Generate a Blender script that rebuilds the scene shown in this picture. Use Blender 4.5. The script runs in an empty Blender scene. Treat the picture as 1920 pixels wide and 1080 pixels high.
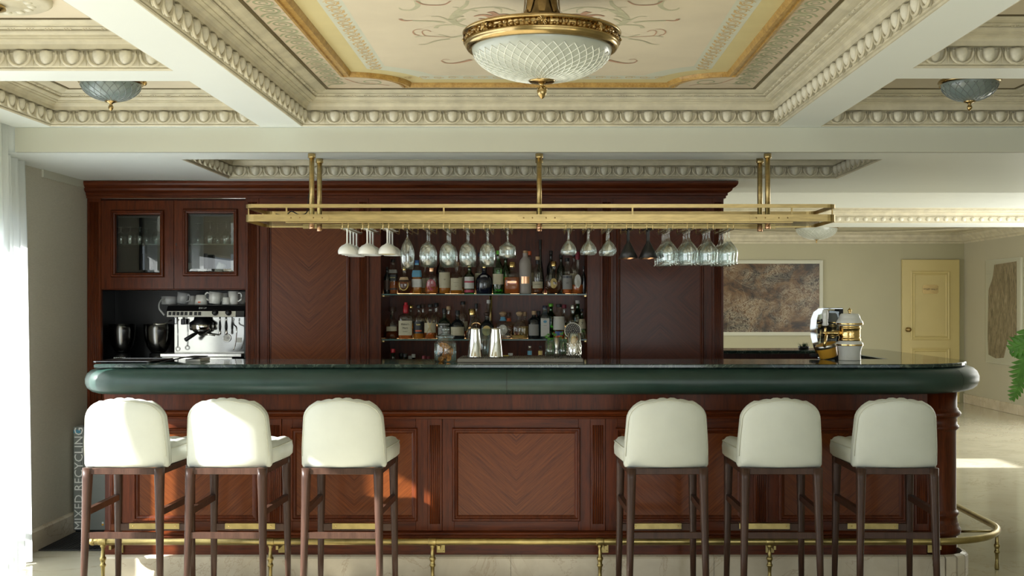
import bpy, bmesh, math, random
from mathutils import Vector, Matrix
random.seed(7)
pi = math.pi
S = bpy.context.scene
COL = S.collection
# photograph scale: focal length 2100 px, axis at (1011, 572), eye 1.417 m above the floor
F, CX, CY, EYE = 2100.0, 1011.0, 572.0, 1.417
def wx(px, Y): return (px - CX) * Y / F
def wz(py, Y): return EYE - (py - CY) * Y / F

# ------------------------------------------------------------------ camera, light, exposure
cam_d = bpy.data.cameras.new('camera'); cam = bpy.data.objects.new('camera', cam_d); COL.objects.link(cam)
cam.location = (0, 0, EYE); cam.rotation_euler = (pi/2, 0, 0)
cam_d.sensor_width = 36; cam_d.lens = F/1920*36
cam_d.shift_x = (960-CX)/1920; cam_d.shift_y = (CY-540)/1920
cam_d.clip_start = 0.05; cam_d.clip_end = 100
S.camera = cam
S.view_settings.view_transform = 'Standard'; S.view_settings.look = 'None'
S.view_settings.gamma = 1; S.view_settings.use_curve_mapping = False
S.view_settings.exposure = -0.70
W = bpy.data.worlds.new('world'); S.world = W; W.use_nodes = True
W.node_tree.nodes['Background'].inputs[0].default_value = (0.78, 0.90, 1.0, 1)
W.node_tree.nodes['Background'].inputs[1].default_value = 1.6
SUN = Vector((1, 0.45, -0.58)).normalized()
sd = bpy.data.lights.new('sun', 'SUN'); sd.energy = 36; sd.angle = math.radians(0.8); sd.color = (1, 0.985, 0.96)
so = bpy.data.objects.new('sun', sd); COL.objects.link(so)
so.rotation_euler = SUN.to_track_quat('-Z', 'Y').to_euler()
def area(name, loc, aim, sx, sy, power, color=(1, 1, 1)):
    d = bpy.data.lights.new(name, 'AREA'); d.shape = 'RECTANGLE'; d.size = sx; d.size_y = sy; d.energy = power; d.color = color
    o = bpy.data.objects.new(name, d); COL.objects.link(o); o.location = loc
    o.rotation_euler = (Vector(aim)-Vector(loc)).to_track_quat('-Z', 'Y').to_euler()
    return o
# daylight of the tall windows on the left and of the window wall behind the camera
area('window_light_left', (-3.02, 3.0, 1.0), (0, 3.0, 0.1), 5.4, 1.7, 95, (0.93, 0.98, 1.0))
area('window_light_front', (0.5, -2.7, 1.25), (0.5, 1, -0.9), 3.2, 1.9, 105, (0.96, 1.0, 0.98))
area('window_light_front', (4.2, -2.7, 1.25), (4.2, 1, -0.9), 2.6, 1.9, 16, (0.96, 1.0, 0.98))
area('fill_light_right', (6.08, 11.0, 1.35), (0, 11.0, 1.0), 4.4, 1.9, 250, (1.0, 0.99, 0.93))  # added fill that brightens the far room, no window stands here
area('fill_light_far_left', (-2.8, 11.8, 1.35), (0, 11.8, 1.2), 5.0, 1.9, 270, (1.0, 0.99, 0.93))  # added fill onto the back and right walls, the wall behind it is solid
S.cycles.max_bounces = 12; S.cycles.diffuse_bounces = 5; S.cycles.glossy_bounces = 5
S.cycles.transmission_bounces = 10; S.cycles.transparent_max_bounces = 24
S.cycles.caustics_reflective = False; S.cycles.caustics_refractive = False
S.cycles.sample_clamp_indirect = 6.0

# ------------------------------------------------------------------ mesh helpers
def wloc(o):
    v = Vector((0, 0, 0))
    while o is not None:
        v += o.location; o = o.parent
    return v
class MB:
    """collects shapes in world coordinates; build() links them as ONE mesh object"""
    def __init__(s): s.v = []; s.f = []; s.s = []
    def add(s, vs, fs, smooth=False):
        n = len(s.v); s.v += [tuple(p) for p in vs]
        s.f += [tuple(i+n for i in f) for f in fs]; s.s += [smooth]*len(fs); return s
    def box(s, x0, x1, y0, y1, z0, z1, b=0.0):
        if x0 > x1: x0, x1 = x1, x0
        if y0 > y1: y0, y1 = y1, y0
        if z0 > z1: z0, z1 = z1, z0
        b = min(b, (x1-x0)*.45, (y1-y0)*.45, (z1-z0)*.45)
        if b <= 0:
            return s.add([(x0,y0,z0),(x1,y0,z0),(x1,y1,z0),(x0,y1,z0),(x0,y0,z1),(x1,y0,z1),(x1,y1,z1),(x0,y1,z1)],
                         [(0,3,2,1),(4,5,6,7),(0,1,5,4),(1,2,6,5),(2,3,7,6),(3,0,4,7)])
        lo, hi = (x0,y0,z0), (x1,y1,z1); vs = []; ix = {}
        for sx in (0,1):
            for sy in (0,1):
                for sz in (0,1):
                    sg = (sx,sy,sz)
                    for a in range(3):
                        p = []
                        for k in range(3):
                            e = hi[k] if sg[k] else lo[k]
                            if k != a: e += -b if sg[k] else b
                            p.append(e)
                        ix[sg,a] = len(vs); vs.append(tuple(p))
        fs = []
        def sgn(a, va, b_, vb, c, vc):
            t = [0,0,0]; t[a]=va; t[b_]=vb; t[c]=vc; return tuple(t)
        for a in range(3):
            b_, c = (a+1)%3, (a+2)%3
            for va in (0,1):
                fs.append([ix[sgn(a,va,b_,q,c,r),a] for q,r in ((0,0),(1,0),(1,1),(0,1))])
            for vb in (0,1):
                for vc in (0,1):
                    fs.append([ix[sgn(a,0,b_,vb,c,vc),b_],ix[sgn(a,1,b_,vb,c,vc),b_],ix[sgn(a,1,b_,vb,c,vc),c],ix[sgn(a,0,b_,vb,c,vc),c]])
        for sg in {k[0] for k in ix}: fs.append([ix[sg,0],ix[sg,1],ix[sg,2]])
        cen = Vector(((x0+x1)/2,(y0+y1)/2,(z0+z1)/2)); out = []
        for f in fs:
            p = [Vector(vs[i]) for i in f]; nn = (p[1]-p[0]).cross(p[2]-p[0])
            out.append(f if nn.dot(sum(p, Vector())/len(p)-cen) > 0 else f[::-1])
        return s.add(vs, out)
    def lathe(s, prof, c=(0,0,0), n=20, a0=0.0, a1=None, sq=2.0, sx=1.0, sy=1.0, smooth=True, cap=True, M=None):
        """prof: [(r, z)]; sq > 2 squares the section; a0..a1 (degrees) cuts a sector"""
        full = a1 is None; vs = []; fs = []
        m = n if full else n+1
        for r, z in prof:
            for i in range(m):
                a = 2*pi*i/n if full else math.radians(a0+(a1-a0)*i/n)
                ca, sa = math.cos(a), math.sin(a)
                k = 1.0 if sq == 2 else 1.0/(abs(ca)**sq+abs(sa)**sq)**(1.0/sq)
                p = Vector((r*k*ca*sx, r*k*sa*sy, z))
                if M is not None: p = M @ p
                vs.append((p.x+c[0], p.y+c[1], p.z+c[2]))
        for j in range(len(prof)-1):
            for i in range(n):
                i2 = (i+1)%m
                fs.append((j*m+i, j*m+i2, (j+1)*m+i2, (j+1)*m+i))
        if full and cap:
            if prof[0][0] > 1e-5: fs.append(tuple(range(n))[::-1])
            if prof[-1][0] > 1e-5: fs.append(tuple((len(prof)-1)*m+i for i in range(n)))
        return s.add(vs, fs, smooth)
    def tube(s, pts, r, n=8, closed=False, flat=1.0, smooth=True):
        pts = [Vector(p) for p in pts]; N = len(pts); vs = []; fs = []
        up = Vector((0,0,1))
        for i, p in enumerate(pts):
            if closed: t = pts[(i+1)%N]-pts[i-1]
            else: t = pts[min(i+1,N-1)]-pts[max(i-1,0)]
            t.normalize()
            u = up.cross(t)
            if u.length < 1e-3: u = Vector((1,0,0)) - t*t.x
            u.normalize(); w = t.cross(u); rr = r[i] if isinstance(r,(list,tuple)) else r
            for k in range(n):
                a = 2*pi*(k+.5)/n
                vs.append(p+u*(rr*math.cos(a))+w*(rr*flat*math.sin(a)))
        for i in range(N if closed else N-1):
            j = (i+1)%N
            for k in range(n):
                fs.append((i*n+k, i*n+(k+1)%n, j*n+(k+1)%n, j*n+k))
        if not closed:
            fs.append(tuple(range(n))[::-1]); fs.append(tuple((N-1)*n+k for k in range(n)))
        return s.add(vs, fs, smooth)
    def sweep(s, prof, path, closed=False, to3=None, pclosed=False, smooth=False, caps=True):
        """prof [(d, h)]: d along the left normal of the plan path, h across it; to3(x, y, h) maps to the world"""
        if to3 is None: to3 = lambda x, y, h: (x, y, h)
        N = len(path); P = [Vector((p[0],p[1])) for p in path]; vs = []; fs = []; m = len(prof)
        for i in range(N):
            def nrm(a, b):
                t = (b-a).normalized(); return Vector((-t.y, t.x))
            if closed: n1, n2 = nrm(P[i-1],P[i]), nrm(P[i],P[(i+1)%N])
            elif i == 0: n1 = n2 = nrm(P[0],P[1])
            elif i == N-1: n1 = n2 = nrm(P[-2],P[-1])
            else: n1, n2 = nrm(P[i-1],P[i]), nrm(P[i],P[i+1])
            mm = (n1+n2).normalized(); k = 1/max(.25, mm.dot(n1))
            for d, h in prof:
                q = P[i]+mm*(d*k); vs.append(to3(q.x, q.y, h))
        for i in range(N if closed else N-1):
            j = (i+1)%N
            for a in range(m if pclosed else m-1):
                b = (a+1)%m; fs.append((i*m+a, i*m+b, j*m+b, j*m+a))
        if not closed and pclosed and caps:
            fs.append(tuple(range(m))); fs.append(tuple((N-1)*m+k for k in range(m))[::-1])
        return s.add(vs, fs, smooth)
    def prism(s, poly, h0, h1, to3=None, bev=0.0):
        if to3 is None: to3 = lambda x, y, h: (x, y, h)
        n = len(poly)
        rings = [(poly,h0),(poly,h1)]
        if bev > 0:
            q = inset(poly, bev); sg = 1 if h1 > h0 else -1
            rings = [(q,h0),(poly,h0+sg*bev),(poly,h1-sg*bev),(q,h1)]
        vs = []; fs = []
        for pl, h in rings: vs += [to3(p[0],p[1],h) for p in pl]
        R = len(rings)
        for r in range(R-1):
            for i in range(n): j = (i+1)%n; fs.append((r*n+i, r*n+j, (r+1)*n+j, (r+1)*n+i))
        fs.append(tuple(range(n))[::-1]); fs.append(tuple((R-1)*n+i for i in range(n)))
        return s.add(vs, fs)
    def loft(s, loops, smooth=True, cap0=True, cap1=True):
        n = len(loops[0]); vs = [p for l in loops for p in l]; fs = []
        for r in range(len(loops)-1):
            for i in range(n): j = (i+1)%n; fs.append((r*n+i, r*n+j, (r+1)*n+j, (r+1)*n+i))
        if cap0: fs.append(tuple(range(n))[::-1])
        if cap1: fs.append(tuple((len(loops)-1)*n+i for i in range(n)))
        return s.add(vs, fs, smooth)
    def ball(s, c, rx, ry=None, rz=None, n=10, m=6):
        ry = rx if ry is None else ry; rz = rx if rz is None else rz
        return s.lathe([(max(1e-6,math.cos(-pi/2+pi*j/m)), math.sin(-pi/2+pi*j/m)*rz) for j in range(m+1)], c, n, sx=rx, sy=ry, cap=False)
    def ribbon(s, pts, w, z=None):
        """flat painted stroke in a horizontal plane"""
        N = len(pts); P = [Vector(p) for p in pts]; vs = []; fs = []; s.rc = getattr(s,'rc',0)+1
        for i in range(N): P[i].z -= (s.rc%7)*4e-5+i*5e-6
        for i in range(N):
            t = P[min(i+1,N-1)]-P[max(i-1,0)]
            u = Vector((-t.y,t.x,0)); u.normalize(); ww = (w[i] if isinstance(w,(list,tuple)) else w)/2
            vs += [P[i]+u*ww, P[i]-u*ww]
        for i in range(N-1): fs.append((2*i,2*i+1,2*i+3,2*i+2))
        return s.add(vs, fs)
    def mesh(s, name, mat, off=Vector((0,0,0)), recalc=True):
        me = bpy.data.meshes.new(name)
        me.from_pydata([(p[0]-off.x,p[1]-off.y,p[2]-off.z) for p in s.v], [], s.f)
        me.polygons.foreach_set('use_smooth', s.s)
        if recalc:
            bm = bmesh.new(); bm.from_mesh(me)
            bmesh.ops.remove_doubles(bm, verts=bm.verts, dist=1e-6)
            bmesh.ops.recalc_face_normals(bm, faces=bm.faces); bm.to_mesh(me); bm.free()
        me.materials.append(mat); me.update(); return me
    def build(s, name, mat, parent=None, origin=None, label=None, kind=None, recalc=True):
        base = wloc(parent) if parent is not None else Vector((0,0,0))
        org = Vector(origin) if origin is not None else base
        o = bpy.data.objects.new(name, s.mesh(name, mat, org, recalc)); COL.objects.link(o)
        if parent is not None: o.parent = parent
        o.location = org-base
        if label: o['label'] = label
        if kind: o['kind'] = kind
        return o
def inset(poly, d):
    n = len(poly); out = []; A = sum(poly[i][0]*poly[(i+1)%n][1]-poly[(i+1)%n][0]*poly[i][1] for i in range(n))
    sg = 1 if A > 0 else -1
    for i in range(n):
        a, b, c = (Vector(poly[k]) for k in ((i-1)%n, i, (i+1)%n))
        t1, t2 = (b-a).normalized(), (c-b).normalized()
        n1, n2 = Vector((-t1.y,t1.x)), Vector((-t2.y,t2.x)); m = (n1+n2)
        if m.length < 1e-6: m = n1
        m.normalize(); out.append(tuple(b+m*(sg*d/max(.3, m.dot(n1)))))
    return out
def arc(cx, cy, r, a0, a1, n):
    return [(cx+r*math.cos(math.radians(a0+(a1-a0)*i/n)), cy+r*math.sin(math.radians(a0+(a1-a0)*i/n))) for i in range(n+1)]
def rrect(x0, x1, y0, y1, r, n=5):
    return arc(x1-r,y0+r,r,-90,0,n)+arc(x1-r,y1-r,r,0,90,n)+arc(x0+r,y1-r,r,90,180,n)+arc(x0+r,y0+r,r,180,270,n)
def spiral(cx, cy, r0, r1, a0, turns, n=22, sx=1, sy=1):
    return [(cx+sx*(r0+(r1-r0)*i/n)*math.cos(a0+2*pi*turns*i/n), cy+sy*(r0+(r1-r0)*i/n)*math.sin(a0+2*pi*turns*i/n)) for i in range(n+1)]
def smooth_path(pts, k=5):
    """Catmull-Rom through the points"""
    P = [Vector(p) for p in pts]; out = []
    for i in range(len(P)-1):
        p0, p1, p2, p3 = P[max(i-1,0)], P[i], P[i+1], P[min(i+2,len(P)-1)]
        for j in range(k):
            t = j/k
            out.append(.5*((2*p1)+(p2-p0)*t+(2*p0-5*p1+4*p2-p3)*t*t+(3*p1-p0-3*p2+p3)*t**3))
    out.append(P[-1]); return out
def thing(name, label, cat, loc=(0,0,0), rotz=0, group=None):
    o = bpy.data.objects.new(name, None); COL.objects.link(o); o.empty_display_size = .05
    o.location = loc; o.rotation_euler = (0,0,rotz); o['label'] = label; o['category'] = cat
    if group: o['group'] = group
    return o
def tag(o, label, cat, group=None):
    o['label'] = label; o['category'] = cat
    if group: o['group'] = group
    return o
def struct(mb, name, mat, parent=None, origin=None):
    o = mb.build(name, mat, parent, origin)
    if parent is None: o['kind'] = 'structure'
    return o
def sroot(name, loc=(0,0,0)):
    o = bpy.data.objects.new(name, None); COL.objects.link(o); o.location = loc; o['kind'] = 'structure'; return o
def put(name, me, parent, loc, rot=(0,0,0)):
    o = bpy.data.objects.new(name, me); COL.objects.link(o); o.parent = parent; o.location = loc; o.rotation_euler = rot; return o
def dup(root, loc, rotz=0, label=None, group=None):
    def cp(o, par):
        c = o.copy(); COL.objects.link(c)
        if par is not None: c.parent = par
        for ch in kids.get(o, ()): cp(ch, c)
        return c
    kids = {}
    for o in root.children_recursive: kids.setdefault(o.parent, []).append(o)
    r = cp(root, None); r.location = loc; r.rotation_euler = (0,0,rotz)
    if label: r['label'] = label
    if group: r['group'] = group
    return r
def lettering(body, size, mat, parent, loc, rot=(pi/2,0,0), extrude=.0004, align='CENTER', name='lettering'):
    c = bpy.data.curves.new(name, 'FONT'); c.body = body; c.size = size; c.extrude = extrude
    c.align_x = align; c.align_y = 'CENTER'; c.resolution_u = 2; c.materials.append(mat)
    tmp = bpy.data.objects.new(name, c); COL.objects.link(tmp)
    me = bpy.data.meshes.new_from_object(tmp.evaluated_get(bpy.context.evaluated_depsgraph_get())); bpy.data.objects.remove(tmp); bpy.data.curves.remove(c)
    o = bpy.data.objects.new(name, me); COL.objects.link(o); o.parent = parent
    o.location = Vector(loc)-wloc(parent); o.rotation_euler = rot; return o

# ------------------------------------------------------------------ materials
def mat_base(name):
    m = bpy.data.materials.new(name); m.use_nodes = True
    nt = m.node_tree; return m, nt, nt.nodes['Principled BSDF']
def link(nt, a, b): nt.links.new(a, b)
def coords(nt, scale=(1,1,1), rot=(0,0,0)):
    tc = nt.nodes.new('ShaderNodeTexCoord'); mp = nt.nodes.new('ShaderNodeMapping')
    mp.inputs['Scale'].default_value = scale; mp.inputs['Rotation'].default_value = rot
    link(nt, tc.outputs['Object'], mp.inputs['Vector']); return mp.outputs[0]
def noise(nt, vec, scale, detail=4, rough=.55, dist=0):
    n = nt.nodes.new('ShaderNodeTexNoise'); n.inputs['Scale'].default_value = scale
    n.inputs['Detail'].default_value = detail; n.inputs['Roughness'].default_value = rough; n.inputs['Distortion'].default_value = dist
    link(nt, vec, n.inputs['Vector']); return n.outputs[0]
def ramp(nt, fac, stops):
    r = nt.nodes.new('ShaderNodeValToRGB'); e = r.color_ramp.elements
    while len(e) < len(stops): e.new(.5)
    for k, (p, c) in enumerate(stops): e[k].position = p; e[k].color = (*c, 1)
    link(nt, fac, r.inputs[0]); return r.outputs[0]
def bump(nt, bs, h, strength, dist=.002):
    b = nt.nodes.new('ShaderNodeBump'); b.inputs['Strength'].default_value = strength; b.inputs['Distance'].default_value = dist
    link(nt, h, b.inputs['Height']); link(nt, b.outputs[0], bs.inputs['Normal'])
def plain(name, c, rough=.5, metal=0.0, var=.12, vs=9.0, bmp=0.0, bs_=60.0, coat=0.0, spec=.5, stretch=(1,1,1), emit=0, sheen=0):
    m, nt, b = mat_base(name)
    b.inputs['Roughness'].default_value = rough; b.inputs['Metallic'].default_value = metal
    b.inputs['Coat Weight'].default_value = coat; b.inputs['Coat Roughness'].default_value = .08
    b.inputs['Specular IOR Level'].default_value = spec
    v = coords(nt, stretch)
    c0 = tuple(max(0,x*(1-var)) for x in c); c1 = tuple(min(1,x*(1+var)) for x in c)
    link(nt, ramp(nt, noise(nt, v, vs), [(.3,c0),(.7,c1)]), b.inputs['Base Color'])
    if bmp: bump(nt, b, noise(nt, v, bs_, 3), bmp)
    if emit:
        b.inputs['Emission Color'].default_value = (*c,1); b.inputs['Emission Strength'].default_value = emit
    return m
def wood(name, dark, light, rough=.36, stretch=(14,14,1.2), coat=.09, chevron=0):
    m, nt, b = mat_base(name)
    if chevron:
        tc = nt.nodes.new('ShaderNodeTexCoord'); sp = nt.nodes.new('ShaderNodeSeparateXYZ'); link(nt, tc.outputs['Object'], sp.inputs[0])
        ab = nt.nodes.new('ShaderNodeMath'); ab.operation = 'ABSOLUTE'; link(nt, sp.outputs['X'], ab.inputs[0])
        zz = sp.outputs['Z']
        if chevron == 2:
            az = nt.nodes.new('ShaderNodeMath'); az.operation = 'ABSOLUTE'; link(nt, zz, az.inputs[0]); zz = az.outputs[0]
        cb = nt.nodes.new('ShaderNodeCombineXYZ'); link(nt, ab.outputs[0], cb.inputs[0]); link(nt, zz, cb.inputs[2])
        mp = nt.nodes.new('ShaderNodeMapping'); mp.vector_type = 'TEXTURE'
        mp.inputs['Rotation'].default_value = (0, math.radians(-42), 0)
        mp2 = nt.nodes.new('ShaderNodeMapping'); mp2.inputs['Scale'].default_value = (1.6, 10, 52)
        link(nt, cb.outputs[0], mp.inputs[0]); link(nt, mp.outputs[0], mp2.inputs[0]); v = mp2.outputs[0]
    else: v = coords(nt, stretch)
    n1 = noise(nt, v, 2.2, 6, .6, .6); n2 = noise(nt, v, 11, 5, .6)
    mx = nt.nodes.new('ShaderNodeMath'); mx.operation = 'MULTIPLY_ADD'; mx.inputs[1].default_value = .45
    link(nt, n2, mx.inputs[0]); 
    ms = nt.nodes.new('ShaderNodeMath'); ms.operation = 'MULTIPLY'; ms.inputs[1].default_value = .6; link(nt, n1, ms.inputs[0]); link(nt, ms.outputs[0], mx.inputs[2])
    mid = tuple((a+c)/2 for a, c in zip(dark, light))
    link(nt, ramp(nt, mx.outputs[0], [(.34,dark),(.5,mid),(.68,light)]), b.inputs['Base Color'])
    b.inputs['Roughness'].default_value = rough; b.inputs['Coat Weight'].default_value = coat; b.inputs['Coat Roughness'].default_value = .14; b.inputs['Specular IOR Level'].default_value = .2
    bump(nt, b, n2, .06, .001); return m
def marble(name, c0, c1, vein, rough=.08, scale=3.0, vs=1.6, bump_=0):
    m, nt, b = mat_base(name); v = coords(nt)
    base = ramp(nt, noise(nt, v, scale, 6, .6, .4), [(.3,c0),(.7,c1)])
    n = noise(nt, v, vs, 8, .62, 1.4)
    ab = nt.nodes.new('ShaderNodeMath'); ab.operation = 'SUBTRACT'; ab.inputs[1].default_value = .5; link(nt, n, ab.inputs[0])
    a2 = nt.nodes.new('ShaderNodeMath'); a2.operation = 'ABSOLUTE'; link(nt, ab.outputs[0], a2.inputs[0])
    fac = ramp(nt, a2.outputs[0], [(0,(1,1,1)),(.012,(0,0,0))])
    mx = nt.nodes.new('ShaderNodeMix'); mx.data_type = 'RGBA'; link(nt, fac, mx.inputs[0]); link(nt, base, mx.inputs[6]); mx.inputs[7].default_value = (*vein,1)
    link(nt, mx.outputs[2], b.inputs['Base Color']); b.inputs['Roughness'].default_value = rough; return m
def thin_glass(name, tint=(.95,.97,.96), rough=.02, lo=.06, hi=.75, power=.35):
    m, nt, b = mat_base(name); nt.nodes.remove(b); out = nt.nodes['Material Output']
    t = nt.nodes.new('ShaderNodeBsdfTransparent'); t.inputs[0].default_value = (*tint,1)
    g = nt.nodes.new('ShaderNodeBsdfGlossy'); g.inputs['Roughness'].default_value = rough; g.inputs[0].default_value = (.98,.98,.96,1)
    lw = nt.nodes.new('ShaderNodeLayerWeight'); lw.inputs[0].default_value = power
    fac = ramp(nt, lw.outputs['Facing'], [(.0,(lo,)*3),(.55,(lo*1.6,)*3),(1,(hi,)*3)])
    mx = nt.nodes.new('ShaderNodeMixShader'); link(nt, fac, mx.inputs[0]); link(nt, t.outputs[0], mx.inputs[1]); link(nt, g.outputs[0], mx.inputs[2])
    link(nt, mx.outputs[0], out.inputs[0]); return m
def real_glass(name, c=(1,1,1), rough=0.0, ior=1.45):
    m, nt, b = mat_base(name)
    b.inputs['Base Color'].default_value = (*c,1); b.inputs['Roughness'].default_value = rough
    b.inputs['Transmission Weight'].default_value = 1; b.inputs['IOR'].default_value = ior; return m
def liquid(name, c, tr=.55):
    m, nt, b = mat_base(name)
    v = coords(nt); link(nt, ramp(nt, noise(nt, v, 14), [(.3,tuple(x*.7 for x in c)),(.7,c)]), b.inputs['Base Color'])
    b.inputs['Roughness'].default_value = .12; b.inputs['Transmission Weight'].default_value = tr; b.inputs['IOR'].default_value = 1.34; return m

M = {}
M['wood'] = wood('mahogany', (.036,.006,.0017), (.130,.028,.0065))
M['wood_h'] = wood('mahogany_rail', (.036,.006,.0017), (.130,.028,.0065), stretch=(1.2,14,14))
M['wood_d'] = wood('mahogany_dark', (.028,.007,.005), (.075,.020,.011))
M['veneer'] = wood('veneer_chevron', (.054,.011,.0026), (.185,.050,.0105), .34, chevron=1, coat=.12)
M['veneer_x'] = wood('veneer_diamond', (.042,.0075,.0024), (.128,.030,.009), .34, chevron=2, coat=.12)
M['walnut'] = wood('walnut', (.026,.0125,.0085), (.072,.036,.024), .38, (16,16,1.5), .15)
M['black'] = plain('black_lacquer', (.006,.006,.007), .35)
M['rubber'] = plain('black_rubber', (.012,.012,.013), .6)
M['white_leather'] = plain('white_leather', (.60,.625,.565), .42, var=.03, bmp=.08, bs_=260)
M['seam'] = plain('seam_thread', (.55,.55,.46), .7)
M['green_leather'] = plain('green_leather', (.017,.043,.034), .36, var=.15, bmp=.05, bs_=240)
M['green_seam'] = plain('green_leather_seam', (.008,.02,.016), .5)
M['green_marble'] = marble('green_marble', (.006,.015,.012), (.03,.055,.045), (.11,.15,.12), .07, 38, 5)
M['cream_marble'] = marble('cream_marble', (.50,.43,.32), (.64,.57,.45), (.46,.37,.27), .22, 5, 2.2)
M['floor'] = marble('floor_marble', (.47,.435,.33), (.55,.515,.40), (.43,.385,.28), .09, 2.6, 1.1)
M['white_paint'] = plain('white_paint', (.82,.865,.85), .38, var=.015, vs=2)
M['cream_paint'] = plain('cream_paint', (.58,.585,.495), .5, var=.02, vs=2)
M['plaster'] = plain('glazed_plaster', (.60,.555,.425), .5, var=.13, vs=11)
M['egg'] = plain('glazed_plaster_pale', (.66,.63,.52), .45, var=.14, vs=30)
M['khaki'] = plain('khaki_wall', (.45,.43,.295), .6, var=.03, vs=1.5)
M['khaki2'] = plain('khaki_wall_right', (.48,.455,.345), .6, var=.03, vs=1.5)
M['fabric_wall'] = plain('greige_wall_fabric', (.56,.53,.44), .8, var=.06, vs=40, stretch=(1,1,6), bmp=.1, bs_=200)
M['brass'] = plain('aged_brass', (.50,.37,.165), .32, 1.0, var=.16, vs=14, stretch=(1,6,6))
M['brass_f'] = plain('worn_rail_brass', (.36,.28,.115), .34, 1.0, var=.2, vs=16)
M['brass_p'] = plain('polished_brass', (.70,.49,.20), .12, 1.0, var=.06)
M['brass_d'] = plain('antique_bronze_brass', (.36,.245,.105), .30, 1.0, var=.3, vs=30)
M['gilt'] = plain('antique_gilt', (.46,.33,.15), .2, 1.0, var=.15, vs=20)
M['mirror'] = plain('mirror_steel', (.27,.265,.245), .12, 1.0, var=.05)
M['copper'] = plain('copper', (.75,.42,.25), .25, 1.0)
M['steel'] = plain('polished_steel', (.72,.71,.68), .10, 1.0, var=.04)
M['steel_b'] = plain('brushed_steel', (.55,.54,.50), .28, 1.0, var=.08, vs=30, stretch=(8,1,1))
M['steel_d'] = plain('dark_steel', (.20,.20,.20), .22, 1.0)
M['china'] = plain('white_china', (.78,.78,.74), .18, var=.02, coat=.4)
M['grey_china'] = plain('grey_china', (.42,.43,.44), .22, var=.03, coat=.3)
M['matte_white'] = plain('matte_white_ceramic', (.84,.84,.80), .4, var=.02)
M['gold_in'] = plain('gold_lustre', (.75,.62,.20), .35, .6)
M['black_cer'] = plain('matte_black_ceramic', (.012,.012,.013), .45)
M['glass'] = thin_glass('clear_crystal', (.93,.95,.95), .03, .10, .9, .55)
M['thin'] = thin_glass('thin_clear_glass')
M['pane'] = thin_glass('cabinet_pane', (.90,.94,.93), .01, .10, .8, .3)
M['jar'] = thin_glass('jar_glass', (.86,.93,.94), .03, .10, .7, .45)
M['shelf_glass'] = thin_glass('green_shelf_glass', (.55,.75,.70), .03, .12, .85, .4)
M['shelf_edge'] = plain('glass_edge', (.02,.075,.065), .25)
M['acrylic'] = thin_glass('acrylic_sheet', (.96,.96,.95), .05, .04, .5, .3)
M['frosted'] = plain('frosted_glass', (.46,.49,.44), .30, var=.05, vs=5, coat=.35)
M['frosted_b'] = plain('frosted_glass_blue', (.20,.25,.25), .25, var=.10, vs=8, coat=.4)
M['cut'] = plain('cut_glass_line', (.86,.88,.82), .08, coat=.8)
M['cut_d'] = plain('cut_glass_line_dark', (.20,.23,.24), .08, coat=.8)
M['grey_bin'] = plain('grey_lacquer_bin', (.20,.215,.205), .4, var=.03)
M['white_ink'] = plain('white_ink', (.80,.82,.80), .5)
M['black_ink'] = plain('black_ink', (.02,.018,.016), .6)
M['brown_ink'] = plain('brown_ink', (.10,.06,.03), .6)
M['red_ink'] = plain('red_ink', (.45,.03,.03), .5)
M['door'] = plain('cream_yellow_door', (.60,.50,.23), .45, var=.03, vs=3)
M['gold_wood'] = wood('gilded_wood', (.26,.135,.035), (.52,.33,.10), .38, (10,10,10), .2)
M['leaf'] = plain('leaf_green', (.14,.36,.06), .42, var=.35, vs=18)
M['leaf_d'] = plain('leaf_dark_green', (.02,.06,.025), .5, var=.4, vs=30)
M['mint'] = plain('mint_green', (.085,.27,.04), .5, var=.4, vs=40)
M['orange_peel'] = plain('dried_orange', (.62,.23,.04), .6, var=.3, vs=40)
M['yellow'] = plain('mustard_enamel', (.70,.36,.04), .35)
M['lemon'] = plain('lemon_peel', (.72,.58,.12), .5)
M['paper'] = plain('paper_label', (.50,.45,.31), .6, var=.06, vs=40)
M['paper_w'] = plain('white_paper_label', (.60,.59,.54), .6, var=.04, vs=40)
M['tray_mat'] = plain('grey_bar_mat', (.22,.20,.165), .45, var=.05)
# ------------------------------------------------------------------ room shell
ZB, ZL, ZP = 2.337, 2.21, 2.501          # beam soffit, lower soffit over the bar, painted coffer panels
XL, XR, YB, YF = -2.91, 6.17, 16.26, -2.9
def cells(mb, xs, ys, holes, z, thick=None):
    for i in range(len(xs)-1):
        for j in range(len(ys)-1):
            cx, cy = (xs[i]+xs[i+1])/2, (ys[j]+ys[j+1])/2
            if any(h[0] < cx < h[1] and h[2] < cy < h[3] for h in holes): continue
            mb.add([(xs[i],ys[j],z),(xs[i+1],ys[j],z),(xs[i+1],ys[j+1],z),(xs[i],ys[j+1],z)], [(0,1,2,3)])
struct(MB().box(XL-.9,XR+.2,YF-.2,YB+.2,-.12,0), 'floor', M['floor'])
C_MAIN = (-1.225,1.239,1.73,5.77)
C_LA, C_LB = (-2.52,-1.437,4.60,5.77), (-2.52,-1.437,3.10,4.40)
C_RA, C_RB = (1.45,2.545,4.55,5.77), (1.45,2.545,3.10,4.35)
C_LOB = (1.30,5.75,10.6,12.55)
SUN_HOLE = (-1.15,.17,7.95,8.52)  # added opening out of view, lets sun make the patch on the right floor
holes = [C_MAIN,C_LA,C_LB,C_RA,C_RB,C_LOB,SUN_HOLE]
xs = sorted({XL,-2.715,XR}|{v for h in holes for v in h[:2]}); ys = sorted({YF,5.82,7.9,13.23}|{v for h in holes for v in h[2:]})
ceil = MB(); cells(ceil, xs, ys, holes+[(XL,XR,5.82,7.9),(XL,XR,13.23,YB),(XL-1,-2.715,0.2,5.82)], ZB)
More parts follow.
